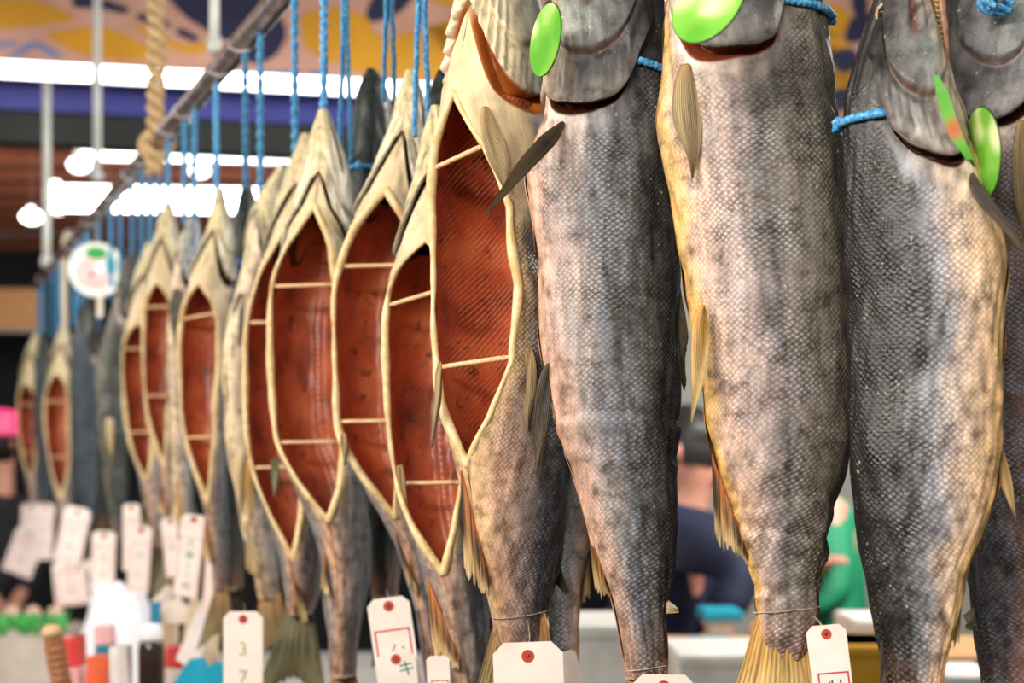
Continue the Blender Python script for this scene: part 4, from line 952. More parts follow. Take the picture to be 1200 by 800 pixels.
for u, vb, Y in ((116, 390, 4.35), (102, 352, 4.02), (94, 372, 4.2), (87, 382, 4.3), (75, 384, 4.72), (69, 392, 4.72), (62, 396, 4.9), (51, 393, 5.1), (45.5, 396, 5.3)): twine(u, u, vb, Y, 'far blurred blue twine bunched over the farthest salmon')
for key, what in (('A', 'the largest split salmon'), ('B', 'the unsplit silver-grey salmon'), ('C', 'the widest unsplit salmon'), ('D', 'the black-backed salmon'), ('H', 'the grey salmon with a yellow lower fin')):
    f = FISH[key]; bt = W((f.LL[0]+f.RR[0])/2, f.v0+6, f.Y); tp = min((QA+(QB-QA)*t for t in np.linspace(0, 1, 60)), key=lambda p: abs(p[0]-bt[0]))-np.array((0, 0, 0.012))
    root = empty('hanging_twine', bt)
    for k in range(2):
        pts = [tp+(bt-tp)*t+0.0026*np.array((math.cos(t*40+k*PI), math.sin(t*40+k*PI), 0)) for t in np.linspace(0, 1, 40)]
        b = MB(); b.tube(pts, 0.0032, 6); b.build('strand', TWINE, root, True)
    rebase(root); tag(root, 'blue twine holding up the snout of %s' % what, 'twine', 'blue hanging twines')
def loop(key, v, tilt, label, half=1.25, r=0.0036):
    f = FISH[key]; th = np.linspace(PI-half, PI+half, 90); e = np.abs(th-PI)/half
    s = np.clip((v-f.v0)/(f.v1-f.v0)-tilt*(1-np.cos(th-PI)), 0, 1); a, w, c = f.dims(s)
    off = 0.0045-0.012*sstep(0.9, 1.0, e)
    P = np.stack([(c-600)/F*f.Y, np.full_like(c, f.Y), ZC+(HZ-(f.v0+s*(f.v1-f.v0)))/F*f.Y], -1)+((a+off)*np.cos(th))[:, None]*f.bd+((w+off)*np.sin(th))[:, None]*f.ld
    k = np.arange(90)
    root = empty('neck_twine', P[0])
    V, Fc = tube(P, r*(1+0.12*np.sin(k*2.1)), 8); mesh_obj('loop', V, Fc, TWINE, root)
    b = MB(); b.tube([P[45]+np.array((0.004*math.cos(x*2.2), 0.004*math.sin(x*2.2), 0.002*x-0.005)) for x in np.linspace(0, 5, 14)], r*0.9, 6); b.build('knot', TWINE, root, True)
    rebase(root); tag(root, label, 'twine', 'twine loops tied round the fish')
loop('B', 93, 0.018, 'blue twine loop tied round the neck of the unsplit silver-grey salmon', half=1.32)
loop('C', 20, 0.004, 'blue twine loop tied round the neck of the widest unsplit salmon')
loop('D', 140, 0.0, 'blue twine loop tied round the neck of the black-backed salmon', half=1.5)
loop('K4', 203, 0.0, 'blue twine loop on the green-black salmon between split ones', r=0.003)
loop('K8', 312, 0.0, 'blue twine loop on the slim green-black salmon', r=0.003)
loop('K13', 352, 0.0, 'blurred blue twine loop on the dark salmon under the round card', r=0.004)
# tangle of twine in the mouth of the wrinkled salmon
root = empty('twine_tangle', W(1165, 10, 1.40)); r_ = np.random.default_rng(5)
for k in range(4):
    pts = [W(1150+30*t+8*math.sin(t*7+k), 4+9*math.sin(t*5+k*1.7)+k*3-6, 1.385+0.006*k) for t in np.linspace(0, 1, 30)]
    b = MB(); b.tube(pts, 0.0034, 7); b.build('strand', TWINE, root, True)
b = MB(); b.tube([W(1166, 0, 1.39)+np.array((0, 0, t)) for t in np.linspace(0, 0.24, 8)], 0.004, 7); b.build('hanging_end', TWINE, root, True)
rebase(root); tag(root, 'tangled blue twine through the mouth of the wrinkled reddish salmon', 'twine')

# ---- round green cards
def disc_mat(name, c1, c2, c3):
    t = NT(name); ob = t.n('ShaderNodeTexCoord').outputs['Object']
    n = t.noise(ob, 26, 1, 0.4)
    t.l(t.ramp(n, [(0.35, c1), (0.55, c2), (0.72, c3)]), t.b.inputs['Base Color']); t.setp(Roughness=0.3)
    return t.m
GD = disc_mat('green_card_print', rgba(92, 168, 44), rgba(128, 190, 68), rgba(228, 236, 176))
GE = mat_noise('dark_card_edge', rgba(26, 58, 30), rgba(40, 74, 40), 40, 0.5)
def disc(name, u, v, Y, r, ang, tilt, label, pitch=0.0):
    root = empty(name, W(u, v, Y))
    n = 48; P = [(r*math.cos(2*PI*k/n), r*math.sin(2*PI*k/n)) for k in range(n)]
    M = Matrix.Translation(Vector(W(u, v, Y))) @ Matrix.Rotation(tilt, 4, 'Y') @ Matrix.Rotation(ang, 4, 'Z') @ Matrix.Rotation(pitch, 4, 'X')
    V, Fc = prism([(x*0.975, z*0.975) for x, z in P], M @ Matrix.Translation(Vector((0, -0.0008, 0))), 0.0006); mesh_obj('printed_face', V, Fc, GD, root, False)
    V, Fc = prism(P, M, 0.0008); mesh_obj('card', V, Fc, GE, root, False)
    rebase(root); tag(root, label, 'card', 'round green cards'); return root, M
disc('round_card', 640, 47, 1.29, 0.033, math.radians(-66), math.radians(3), 'round green card standing between the cheeks of two salmon')
disc('round_card', 831, 2, 1.135, 0.036, math.radians(-46), math.radians(20), 'round green card stuck in the gill of the widest salmon')
disc('round_card', 1152, 180, 1.165, 0.0378, math.radians(-87), math.radians(-6), 'round green card beside the wrinkled reddish salmon')
# narrow green strip tag seen from its edge
root = empty('strip_card', W(1115, 140, 1.16))
GP = disc_mat('green_strip_print', rgba(84, 170, 70), rgba(130, 200, 90), rgba(220, 120, 90))
pts = [W(1097, 88, 1.15), W(1104, 108, 1.15), W(1112, 135, 1.152), W(1122, 162, 1.155), W(1137, 187, 1.16)]
V = []; 
for i, p in enumerate(pts):
    w_ = [0.002, 0.005, 0.0055, 0.0055, 0.003][i]
    for dx, dy in ((-w_, 0), (w_, 0.0), (w_, 0.001), (-w_, 0.001)): V.append(p+np.array((dx, dy, 0)))
Fc = grid_faces(5, 4, True)+[(3, 2, 1, 0), (16, 17, 18, 19)]
mesh_obj('strip', V, Fc, GP, root, False)
b = MB(); b.tube([W(1137, 187, 1.16), W(1141, 195, 1.165), W(1143, 205, 1.17)], 0.001, 6); b.build('pin', GE, root)
rebase(root); tag(root, 'narrow green printed strip tucked beside the black-backed head', 'card')
# round printed fan card at the far left
root = empty('round_fan', W(113, 316, 3.75)); r = 0.072
M = Matrix.Translation(Vector(W(113, 316, 3.75))) @ Matrix.Rotation(math.radians(12), 4, 'Z')
n = 48; circ = lambda rr, cx=0, cz=0, sx=1, sz=1: [(cx+rr*sx*math.cos(2*PI*k/n), cz+rr*sz*math.sin(2*PI*k/n)) for k in range(n)]
WH = mat_noise('white_fan_paper', rgba(226, 232, 220), rgba(242, 246, 238), 20, 0.5)
V, Fc = prism(circ(r), M, 0.003); mesh_obj('paper', V, Fc, WH, root, False)
for nm, poly, mt in (('pink_print', circ(0.047, -0.006, -0.006, 1.0, 0.92), mat_noise('pink_fan_print', rgba(244, 190, 186), rgba(250, 206, 200), 20, 0.5)),):
    V, Fc = prism(poly, M @ Matrix.Translation(Vector((0, -0.003, 0))), 0.001); mesh_obj(nm, V, Fc, mt, root, False)
for nm, cx_, cz_, sx, sz, c in (('green_print', 0.0, 0.043, 0.027, 0.016, (20, 150, 60)), ('teal_print', 0.036, 0.012, 0.013, 0.026, (20, 168, 170)), ('white_print', 0.014, 0.006, 0.017, 0.014, (240, 246, 246)), ('red_print', -0.012, -0.014, 0.007, 0.006, (190, 70, 60))):
    V, Fc = prism(circ(1.0, cx_, cz_, sx, sz), M @ Matrix.Translation(Vector((0, -0.004, 0))), 0.001)
    mesh_obj(nm, V, Fc, mat_noise('fan_'+nm, rgba(*c), rgba(*[min(255, x+16) for x in c]), 20, 0.5), root, False)
b = MB(); b.box(W(117, 356, 3.752), (0.016, 0.004, 0.07)); b.build('handle', HOOKM, root)
pz = pole_pt(113); b = MB(); b.tube([W(113, 286, 3.752), (W(113, 286, 3.752)+pz)/2, pz-np.array((0, 0, 0.015))], 0.0015, 5); b.build('hanging_thread', WIRE, root)
rebase(root); tag(root, 'round white fan printed with pink and green shapes', 'fan')

# ------------------------------------------------------------------ tags
font_cache = {}
def text_mesh(s, size):
    cu = bpy.data.curves.new('lettering', 'FONT'); cu.body = s; cu.size = size; cu.align_x = 'CENTER'; cu.align_y = 'CENTER'; cu.extrude = 0.00012; cu.resolution_u = 3
    o = bpy.data.objects.new('lettering', cu); COL.objects.link(o)
    dg = bpy.context.evaluated_depsgraph_get(); me = bpy.data.meshes.new_from_object(o.evaluated_get(dg))
    bpy.data.objects.remove(o, do_unlink=True)
    V = np.array([v.co[:] for v in me.vertices]); Fc = [tuple(p.vertices) for p in me.polygons]
    bpy.data.meshes.remove(me); return V, Fc
def price_tag(u, v, wpx, hpx, Y, tilt, label, border=None, text=(), attach=None, yaw=0.0, ring=True, bcol=None, group='white price tags on the tails'):
    k = Y/F; w, h = wpx*k, hpx*k; cut = w*0.16
    top = W(u, v, Y)
    M = Matrix.Translation(Vector(top)) @ Matrix.Rotation(math.radians(tilt), 4, 'Y') @ Matrix.Rotation(math.radians(yaw), 4, 'Z')
    root = empty('price_tag', top)
    poly = [(-w/2, -h), (w/2, -h), (w/2, -cut), (w/2-cut, 0), (-w/2+cut, 0), (-w/2, -cut)]
    V, Fc = prism(poly, M, 0.0006); mesh_obj('card', V, Fc, CARD, root, False)
    rr = min(0.0065, w*0.13); ez = -max(0.008, w*0.2)
    if ring:
        n = 24; V = []; y0, y1 = -0.0006, -0.0011
        for (ra, y) in ((rr, y0), (rr, y1), (rr*0.33, y1), (rr*0.33, y0)):
            for i in range(n): V.append(M @ Vector((ra*math.cos(2*PI*i/n), y, ez+ra*math.sin(2*PI*i/n))))
        mesh_obj('eyelet', V, grid_faces(4, n, True), REDP, root, False)
        V, Fc = prism([(rr*0.34*math.cos(2*PI*i/12), ez+rr*0.34*math.sin(2*PI*i/12)) for i in range(12)], M @ Matrix.Translation(Vector((0, -0.0006, 0))), 0.0002)
        mesh_obj('eyelet_hole', V, Fc, DRKL, root, False)
    if border:
        x0, z0, x1, z1 = border; t = w*0.04; bb = MB()
        x0, x1 = x0*w, x1*w; z0, z1 = -z0*h, -z1*h
        Mb = M @ Matrix.Translation(Vector((0, -0.0006, 0)))
        for (a, b_, c_, d_) in ((x0, z0-t, x1, z0), (x0, z1, x0+t, z0), (x1-t, z1, x1, z0), (x0, z1, x1, z1+t)):
            bb.add(*prism([(a, b_), (c_, b_), (c_, d_), (a, d_)], Mb, 0.0002))
        bb.build('printed_border', bcol or REDL, root)
    for (s, cx_, cz_, size, mt) in text:
        V, Fc = text_mesh(s, size*w)
        if len(V):
            V = [M @ Vector((cx_*w+p[0], -0.0008-p[2], -cz_*h+p[1])) for p in V]; mesh_obj('lettering', V, Fc, mt, root, False)
    if attach is not None:
        q = np.array(M @ Vector((0, -0.0012, ez))); bb = MB()
        a0 = np.asarray(attach); mid = (q+a0)/2+np.array((0.002, 0, 0.0))
        bb.tube([q, (q+mid)/2+np.array((0, -0.001, 0)), mid, a0], 0.0005, 5); bb.build('thread', WIRE, root, True)
    rebase(root); tag(root, label, 'price tag', group)
def np_(k, u, v, off=-0.001): return near_pt(FISH[k], u, v, off)
def Yn(k, u, v, off=0.006):
    return float(near_pt(FISH[k], u, v, off)[1])
price_tag(618, 752, 82, 130, Yn('A', 612, 735, 0.010), -2, 'blank-topped white tag with red eyelet on the largest split salmon', attach=np_('A', 618, 722))
price_tag(661, 763, 26, 110, 1.60, -14, 'white tag edge peeking out behind the largest split salmon tail', ring=False)
price_tag(778, 790, 74, 130, Yn('B', 765, 792, 0.012), 1, 'white tag on the unsplit silver-grey salmon, barely showing its red eyelet', attach=np_('B', 770, 780))
price_tag(967, 732, 46, 90, Yn('C', 945, 715, 0.012), -7, 'tilted white tag with red frame on the widest unsplit salmon', border=(-.34, .62, .44, 1.4), text=(('牡', .12, .86, .5, DRKL),), attach=np_('C', 945, 712), yaw=-14)
price_tag(454, 700, 50, 110, 1.74, -8, 'white tag with bent red frame beside the split salmon tails', border=(-.42, .34, .42, 1.2), text=(('ノ', -.05, .56, .3, GRNL), ('、', .3, .52, .3, DRKL)), attach=W(452, 690, 1.79))
price_tag(463, 763, 46, 110, 1.72, -6, 'white tag overlapping the red-framed one, dark green letter at its foot', text=(('キ', .25, .2, .45, GRNL),), attach=W(460, 750, 1.76))
price_tag(513, 768, 27, 80, 1.56, -2, 'narrow white tag with red frame beside the orange lower fin', border=(-.32, .36, .42, 1.2), ring=False)
price_tag(285, 716, 46, 150, 2.02, 0, 'long white tag reading 3 and 7 in faint olive', text=(('3', 0, .30, .48, OLVL), ('7', 0, .52, .5, OLVL)), attach=W(286, 706, 2.1))
price_tag(228, 603, 29, 97, 2.66, 7, 'white tag with pink frame and a column of green letters', border=(-.46, .28, .46, .98), bcol=PINKL, text=(('八', 0, .35, .38, GRNL), ('畠', 0, .49, .36, GRNL), ('1', 0, .62, .34, GRNL), ('1', 0, .74, .34, GRNL), ('円', 0, .88, .36, DRKL)), attach=W(228, 592, 2.74))
price_tag(255, 635, 26, 82, 2.56, 4, 'pink framed tag with two green letters above the blue clip', border=(-.44, .3, .46, .98), bcol=PINKL, text=(('八', .1, .45, .4, GRNL), ('畠', .1, .64, .4, GRNL)), attach=W(255, 628, 2.6), ring=False)
price_tag(199, 606, 23, 70, 2.9, -6, 'pink framed tag partly hidden by the green lettered one', border=(-.44, .34, .46, .98), bcol=PINKL, text=(('八', 0, .5, .4, GRNL),), attach=W(200, 600, 2.95))
FARL = [(154, 590, 20, 78, 'G8', 0, 'taller of two blurred pink framed tags under the small split salmon', '三'), (166, 616, 26, 78, 'G8', 4, 'shorter blurred tag overlapping the tall one under the small split salmon', '八'),
        (122, 622, 28, 70, 'K13', 2, 'blurred tag with a green letter under the dark salmon with pale belly', '八'), (92, 594, 32, 66, 'U14', 12, 'tilted blurred tag under the bluish grey salmon', '三'),
        (80, 655, 40, 54, 'G9', -6, 'wide blurred tag hanging lowest under the far split salmon', '三'), (36, 590, 22, 70, 'G10', 2, 'blurred tag under the farthest split salmon, straight', '三'),
        (54, 590, 20, 66, 'U16', 2, 'blurred tag under the grey salmon between the farthest split ones', '三'), (38, 620, 36, 56, 'G10', 20, 'blurred tag swung sideways under the farthest split salmon', '三'), (106, 640, 24, 56, 'K15', -20, 'blurred small tag swung beside the one with a green letter', '三')]
for i, (u, v, w_, h_, key, tl, lab, ch) in enumerate(FARL):
    f = FISH[key]; Y = f.Y-0.06-0.012*i
    price_tag(u, v, w_, h_, Y, tl, lab, border=(-.42, .25, .42, .95), bcol=PINKL, text=((ch, 0, .45, .42, GRNL if ch == '八' else PINKL), ('円', 0, .75, .36, PINKL)), group='blurred tags on the far salmon', attach=W((f.LL[-1]+f.RR[-1])/2, f.v1-4, f.Y))
# loose thread round the tail of the largest fish and its neighbours
for key, v, lab in (('A', 718, 'thin pale thread tied round the tail of the largest split salmon'), ('B', 782, 'thin pale thread tied round the tail of the unsplit silver-grey salmon'), ('C', 714, 'thin pale thread tied round the tail of the widest salmon')):
    f = FISH[key]; th = np.linspace(0, 2*PI, 60, endpoint=False)
    s = np.clip((v-f.v0)/(f.v1-f.v0)+0.004*np.cos(th), 0, 1); a, w, c = f.dims(s)
    P = np.stack([(c-600)/F*f.Y, np.full_like(c, f.Y), ZC+(HZ-(f.v0+s*(f.v1-f.v0)))/F*f.Y], -1)+np.outer((a+0.002)*np.cos(th), f.bd)+np.outer((w+0.002)*np.sin(th), f.ld)
    V, Fc = tube(P, 0.0006, 5, True); o = mesh_obj('tail_thread', V, Fc, WIRE); tag(o, lab, 'thread')

# ================================================================== COUNTER AND GOODS (left, below the fish)
ZT = 0.69
CLOTH = mat_noise('white_counter_sheet', rgba(196, 188, 182), rgba(222, 214, 208), 6, 0.5)
LEGM = mat_noise('counter_steel', rgba(120, 120, 122), rgba(150, 150, 152), 14, 0.4, metal=0.6)
root = empty('display_counter', (-1.5, 3.9, 0))
b = MB(); b.box((-1.5, 3.9, ZT-0.02), (2.6, 3.2, 0.04)); b.build('counter_top', CLOTH, root)
for x in (-2.7, -0.3):
    for y in (2.4, 5.4):
        b = MB(); b.box((x, y, (ZT-0.04)/2), (0.05, 0.05, ZT-0.04)); b.build('leg', LEGM, root)
b = MB(); b.box((-1.5, 2.36, 0.34), (2.5, 0.02, 0.58)); b.build('front_panel', CLOTH, root)
rebase(root); tag(root, 'low display counter with white sheet under the hanging row', 'counter')
# foam tray heaped with pink pieces in green leaves
FOAM = mat_noise('foam_tray', rgba(176, 164, 154), rgba(204, 190, 178), 10, 0.6)
GREEN = mat_noise('green_leaf_trim', rgba(36, 150, 60), rgba(84, 190, 96), 40, 0.5)
ROE = mat_noise('pink_fish_piece', rgba(214, 170, 150), rgba(236, 200, 182), 30, 0.5)
root = empty('foam_tray', W(20, 803, 4.5))
p = W(14, 770, 4.5)
b = MB(); b.box((p[0]-0.22, 4.62, (ZT+0.20+ZT)/2), (0.75, 0.24, 0.19)); b.build('tray', FOAM, root, False, 0.01)
b = MB(); zt = ZT+0.195
for i in range(130):
    x = p[0]-0.22+random.uniform(-0.37, 0.39); y = 4.5+random.uniform(-0.01, 0.02)
    pts = [(x, y, zt-0.02), (x+random.uniform(-.02, .02), y-0.012, zt+0.02), (x+random.uniform(-.04, .04), y-0.015, zt+0.05)]
    b.tube(pts, [0.008, 0.013, 0.003], 5)
o = b.build('leaf_garnish', GREEN, root, True); o['kind'] = 'stuff'
rebase(root); tag(root, 'foam tray edged with green leaf garnish on the counter', 'tray')
for i in range(10):
    x = p[0]-0.22+(-0.33+i*0.073); bx = MB()
    pr = [(0.03*math.sin(t)+1e-4, 0.03*math.cos(t)) for t in np.linspace(PI, 0, 7)]
    bx.lathe(pr, 10, (x, 4.60+0.01*math.sin(i*2), zt+0.035)); o = bx.build('fish_piece', ROE, None, True); tag(o, 'pinkish piece of fish heaped in the green edged foam tray', 'fish piece', 'pieces in the foam tray')
# white plastic bag
BAG = mat_noise('white_plastic_bag', rgba(232, 230, 238), rgba(250, 248, 252), 14, 0.35, 0.4, 0.01)
def bag(u0, u1, v0, Y, label, mat, seed=1, dep=0.10, hh=0.03):
    nzz = SN(seed, 8, 3.0); base = W((u0+u1)/2, 800, Y); base[2] = ZT; top = zpx(v0, Y); wd_ = (u1-u0)/F*Y/2
    n, m = 14, 28; V = []
    for i in range(n):
        t = i/(n-1); rr = (1-0.55*t**1.8)*(1+0.05*math.sin(t*9))
        for j in range(m):
            a = 2*PI*j/m; k = 1+0.14*float(nzz(3*math.cos(a)+t*3, 3*math.sin(a)))
            V.append((base[0]+wd_*rr*k*math.cos(a), Y+dep*rr*k*math.sin(a), ZT+(top-ZT)*(t+0.04*float(nzz(a*1.5, t*2))*t)))
    root = empty('plastic_bag', (base[0], Y, ZT))
    mesh_obj('bag_body', V, grid_faces(n, m, True)+[tuple(range(m-1, -1, -1)), tuple((n-1)*m+j for j in range(m))], mat, root)
    bb = MB(); c = np.array((base[0], Y, top)); bb.tube([c+np.array((hh*0.6*math.cos(x), 0, hh*math.sin(x))) for x in np.linspace(0, PI, 12)], 0.008, 7); bb.build('tied_handle', mat, root, True)
    rebase(root); tag(root, label, 'bag')
    return root
bag(78, 200, 690, 3.45, 'crumpled white plastic bag standing on the counter', BAG, 3, hh=0.012)
VIOL = mat_noise('violet_print', rgba(110, 110, 190), rgba(136, 134, 206), 30, 0.5)
# goods: packages
def pack(u0, v0, u1, Y, dep, label, mat, band=None, lean=0.0, cat='package', name='food_package', bottom=None):
    p, q = W(u0, v0, Y), W(u1, v0, Y); w = q[0]-p[0]; zt_ = p[2]; zb = ZT if bottom is None else bottom; h = zt_-zb; cx_ = (p[0]+q[0])/2
    root = empty(name, (cx_, Y, zb))
    M = Matrix.Translation(Vector((cx_, Y, zb))) @ Matrix.Rotation(math.radians(lean), 4, 'Y')
    def taper(z0, z1, grow, mt, nm):
        V = []
        for z, s_ in ((z0, 1.0), (z0+(z1-z0)*0.12, 1.03), (z1-(z1-z0)*0.1, 1.0), (z1, 0.95)):
            for x, y in ((-w/2, -dep/2), (-w*0.1, -dep/2*1.25), (w*.1, -dep/2*1.25), (w/2, -dep/2), (w/2, dep/2), (-w/2, dep/2)): V.append(M @ Vector((x*s_*grow, y*s_*grow, z)))
        return mesh_obj(nm, V, grid_faces(4, 6, True)+[(5, 4, 3, 2, 1, 0), (18, 19, 20, 21, 22, 23)], mt, root, False)
    taper(0, h, 1.0, mat, 'pouch')
    if band:
        for (z0, z1, mt) in band: taper(h*z0, h*z1, 1.03, mt, 'printed_band')
    rebase(root); tag(root, label, cat)
    return root
mk = lambda n, c, d=14: mat_noise(n, rgba(*c), rgba(*[min(255, x+d) for x in c]), 24, 0.4)
RED_P, ORG_P, PNK_P, TEAL_P, WHT_P, BLU_P, YEL_P = mk('red_pack', (208, 58, 54)), mk('orange_pack', (226, 92, 48)), mk('pink_pack', (226, 170, 172)), mk('teal_pack', (24, 112, 134)), mk('white_pack', (226, 216, 212)), mk('blue_pack', (60, 84, 176)), mk('yellow_pack', (240, 180, 60))
pack(84, 744, 103, 2.75, 0.05, 'red topped packet with yellow bands beside the ribbed stick', PNK_P, ((.84, 1.0, RED_P), (.66, .74, YEL_P), (.46, .54, YEL_P)), -2)
pack(106, 768, 128, 2.7, 0.05, 'orange-red packet with a small blue mark on the counter', ORG_P, ((.62, .78, WHT_P), (.66, .73, BLU_P)), 0)
pack(124, 733, 142, 2.95, 0.04, 'pink topped packet with a deep teal body on the counter', TEAL_P, ((.9, 1.0, PNK_P),), -3)
pack(139, 756, 160, 2.6, 0.04, 'whitish packet with pink print leaning by the dark bottle', WHT_P, ((.3, .62, PNK_P),), -2)
pack(192, 754, 216, 2.9, 0.05, 'white packet with red cap band by the dark bottle', WHT_P, ((.86, 1.0, RED_P),), 2)
# leaning papers / cardboard
TAN = mat_noise('tan_card', rgba(206, 182, 150), rgba(226, 204, 176), 16, 0.6)
def sheet(poly, Y, t, mat, label, name='cardboard_sheet', cat='card', dy=0.0):
    c = np.mean([W(u, v, Y) for u, v in poly], 0)
    root = empty(name, (c[0], Y, ZT))
    V = [W(u, v, Y+dy*(v-poly[0][1])/100) for u, v in poly]; n = len(V); V = V+[p+np.array((0, t, 0)) for p in V]
    mesh_obj('sheet', V, [tuple(range(n)), tuple(range(2*n-1, n-1, -1))]+[(i, i+n, (i+1) % n+n, (i+1) % n) for i in range(n)], mat, root, False)
    b = MB(); b.box((c[0], Y+t+0.006, (ZT+c[2])/2), (0.03, 0.012, c[2]-ZT)); b.build('prop', TAN, root)
    rebase(root); tag(root, label, cat)
sheet([(176, 706), (196, 684), (224, 716), (218, 730), (180, 732)], 3.05, 0.006, CARD, 'cream card sheet leaning behind the dark bottle')
sheet([(236, 702), (254, 712), (230, 788), (206, 772)], 2.72, 0.006, WHT_P, 'white card with pink edge slanting down to the teal bag', name='price_card')
sheet([(222, 700), (240, 704), (232, 752), (214, 748)], 3.0, 0.008, TAN, 'tan card standing behind the slanting white card', name='tan_board')
# dark bottle with white cap
root = empty('dark_bottle', W(177, 800, 2.75)); c = W(177, 800, 2.75); c[2] = ZT; hz = zpx(750, 2.75)-ZT
GLS = mat_noise('dark_brown_glass', rgba(44, 30, 28), rgba(58, 42, 38), 20, 0.12)
b = MB(); b.lathe([(0.024, 0), (0.025, 0.01), (0.025, hz-0.02), (0.023, hz-0.006), (0.02, hz)], 20, c); b.build('bottle_body', GLS, root, True)
b = MB(); b.lathe([(0.020, hz), (0.021, hz+0.006), (0.021, hz+0.026), (0.017, hz+0.032)], 20, c); b.build('cap', mk('white_cap', (236, 238, 240)), root, True)
b = MB(); b.lathe([(0.0255, hz*0.2), (0.0255, hz*0.5)], 20, c); b.build('paper_band', TAN, root, True)
root.location = tuple(c); rebase(root); tag(root, 'dark brown bottle with a white cap on the counter', 'bottle')
# blue clip, teal objects
sheet([(176, 706), (188, 704), (186, 734), (176, 732)], 2.98, 0.01, mk('blue_clip', (20, 118, 160)), 'blue plastic strip in front of the cream card', name='plastic_strip', cat='strip')
sheet([(240, 694), (250, 690), (252, 712), (242, 716)], 2.85, 0.012, mk('navy_clip', (20, 70, 130)), 'dark blue clip below the pink framed tag', name='paper_clip', cat='clip')
sheet([(200, 806), (221, 773), (236, 771), (242, 783), (250, 776), (262, 779), (265, 812), (230, 818)], 2.42, 0.02, mk('teal_bag', (10, 150, 182)), 'bright teal plastic wrapper with a ragged top edge', name='plastic_wrapper', cat='wrapper')
# ribbed wooden stick
root = empty('ribbed_stick', W(90, 800, 2.4))
WD = mat_wood('brown_wood', rgba(150, 92, 58), rgba(190, 130, 88), 2, 10)
p0, p1 = W(60, 737, 2.38), W(108, 868, 2.52); p1[2] = ZT+0.012
t_ = np.linspace(0, 1, 260); Lr = np.linalg.norm(p1-p0)
b = MB(); b.tube([p0+(p1-p0)*x for x in t_], [0.0140+0.0040*(abs(math.sin(x*Lr/0.0135*PI))**0.6)*(1 if x > .06 else 0.4) for x in t_], 12); b.build('ribbed_shaft', WD, root, True)
b = MB(); b.tube([p0+(p0-p1)/Lr*0.004, p0, p0+(p1-p0)*0.02], [0.0135, 0.0158, 0.0162], 12); b.build('cut_end', STICK, root, True)
rebase(root); tag(root, 'brown wooden stick with ribbed grip leaning up from the counter', 'stick')

# ================================================================== RIGHT BACKGROUND: work table, boxes, people
WTOP = mat_wood('work_table_wood', rgba(176, 128, 84), rgba(206, 160, 112), 0, 2.0)
root = empty('work_table', (1.0, 3.45, 0)); zt2 = zpx(772, 3.2)
b = MB(); b.box((0.95, 3.46, zt2-0.025), (1.7, 0.46, 0.05)); b.build('table_top', WTOP, root)
for x in (0.16, 1.74):
    for y in (3.28, 3.62):
        b = MB(); b.box((x, y, (zt2-0.05)/2), (0.06, 0.06, zt2-0.05)); b.build('leg', WTOP, root)
rebase(root); tag(root, 'wooden work table behind the right hand salmon', 'table')
FOAMW = mk('white_foam', (226, 222, 214), 16)
def foam_box(u0, v0, u1, v1, Y, dep, label, zb=None):
    p, q = W(u0, v1, Y), W(u1, v0, Y); zb = p[2] if zb is None else zb
    root = empty('foam_box', ((p[0]+q[0])/2, Y+dep/2, zb)); h = q[2]-zb; lid = min(0.03, h*0.3)
    b = MB(); b.box(((p[0]+q[0])/2, Y+dep/2, zb+(h-lid)/2), (q[0]-p[0], dep, h-lid)); b.build('box_body', FOAMW, root, False, 0.006)
    b = MB(); b.box(((p[0]+q[0])/2, Y+dep/2, q[2]-lid/2), ((q[0]-p[0])*1.03, dep*1.03, lid)); b.build('lid', FOAMW, root, False, 0.008)
    rebase(root); tag(root, label, 'box', 'white foam boxes')
# box stack on the floor behind the silver fish
foam_box(640, 732, 738, 830, 2.75, 0.3, 'white foam box seen behind the grey salmon tails', zb=0.0)
foam_box(795, 766, 912, 830, 2.9, 0.3, 'white foam box behind the widest salmon tail, near the workers hands', zb=0.0)
foam_box(1000, 724, 1050, 768, 3.3, 0.2, 'small white foam box on the work table beside the yellow crate', zb=zt2)
foam_box(1108, 790, 1180, 830, 2.8, 0.2, 'white foam box low behind the black-backed salmon tail', zb=0.0)
# yellow crate
root = empty('yellow_crate', W(1010, 790, 3.2)); YC = mk('yellow_crate_plastic', (206, 150, 30))
p, q = W(985, 800, 2.8), W(1062, 756, 2.8)
b = MB(); b.box(((p[0]+q[0])/2, 2.92, q[2]/2), (q[0]-p[0], 0.22, q[2])); b.build('crate_body', YC, root, False, 0.006)
b = MB(); b.box(((p[0]+q[0])/2, 2.92, q[2]-0.012), ((q[0]-p[0])*1.05, 0.24, 0.024)); b.build('crate_rim', YC, root, False, 0.006)
root.location = ((p[0]+q[0])/2, 2.92, 0); rebase(root); tag(root, 'yellow plastic crate behind the gap between two right salmon', 'crate')

SKINM = mat_noise('person_skin', rgba(206, 142, 120), rgba(226, 164, 142), 20, 0.5)
def skin_mesh(name, verts, edges, radii, mat, parent, sub=2):
    me = bpy.data.meshes.new(name); me.from_pydata([tuple(map(float, v)) for v in verts], edges, []); me.update()
    o = bpy.data.objects.new(name, me); COL.objects.link(o)
    m = o.modifiers.new('skin', 'SKIN'); m.use_smooth_shade = True
    for i, r in enumerate(radii):
        sv = me.skin_vertices[0].data[i]; sv.radius = (r, r) if not isinstance(r, tuple) else r; sv.use_root = (i == 0)
    s_ = o.modifiers.new('sub', 'SUBSURF'); s_.levels = sub; s_.render_levels = sub
    dg = bpy.context.evaluated_depsgraph_get(); nm = bpy.data.meshes.new_from_object(o.evaluated_get(dg)); bpy.data.objects.remove(o, do_unlink=True)
    nm.materials.clear(); nm.materials.append(mat)
    ob = bpy.data.objects.new(name, nm); COL.objects.link(ob); ob.parent = parent
    for pl in nm.polygons: pl.use_smooth = True
    return ob
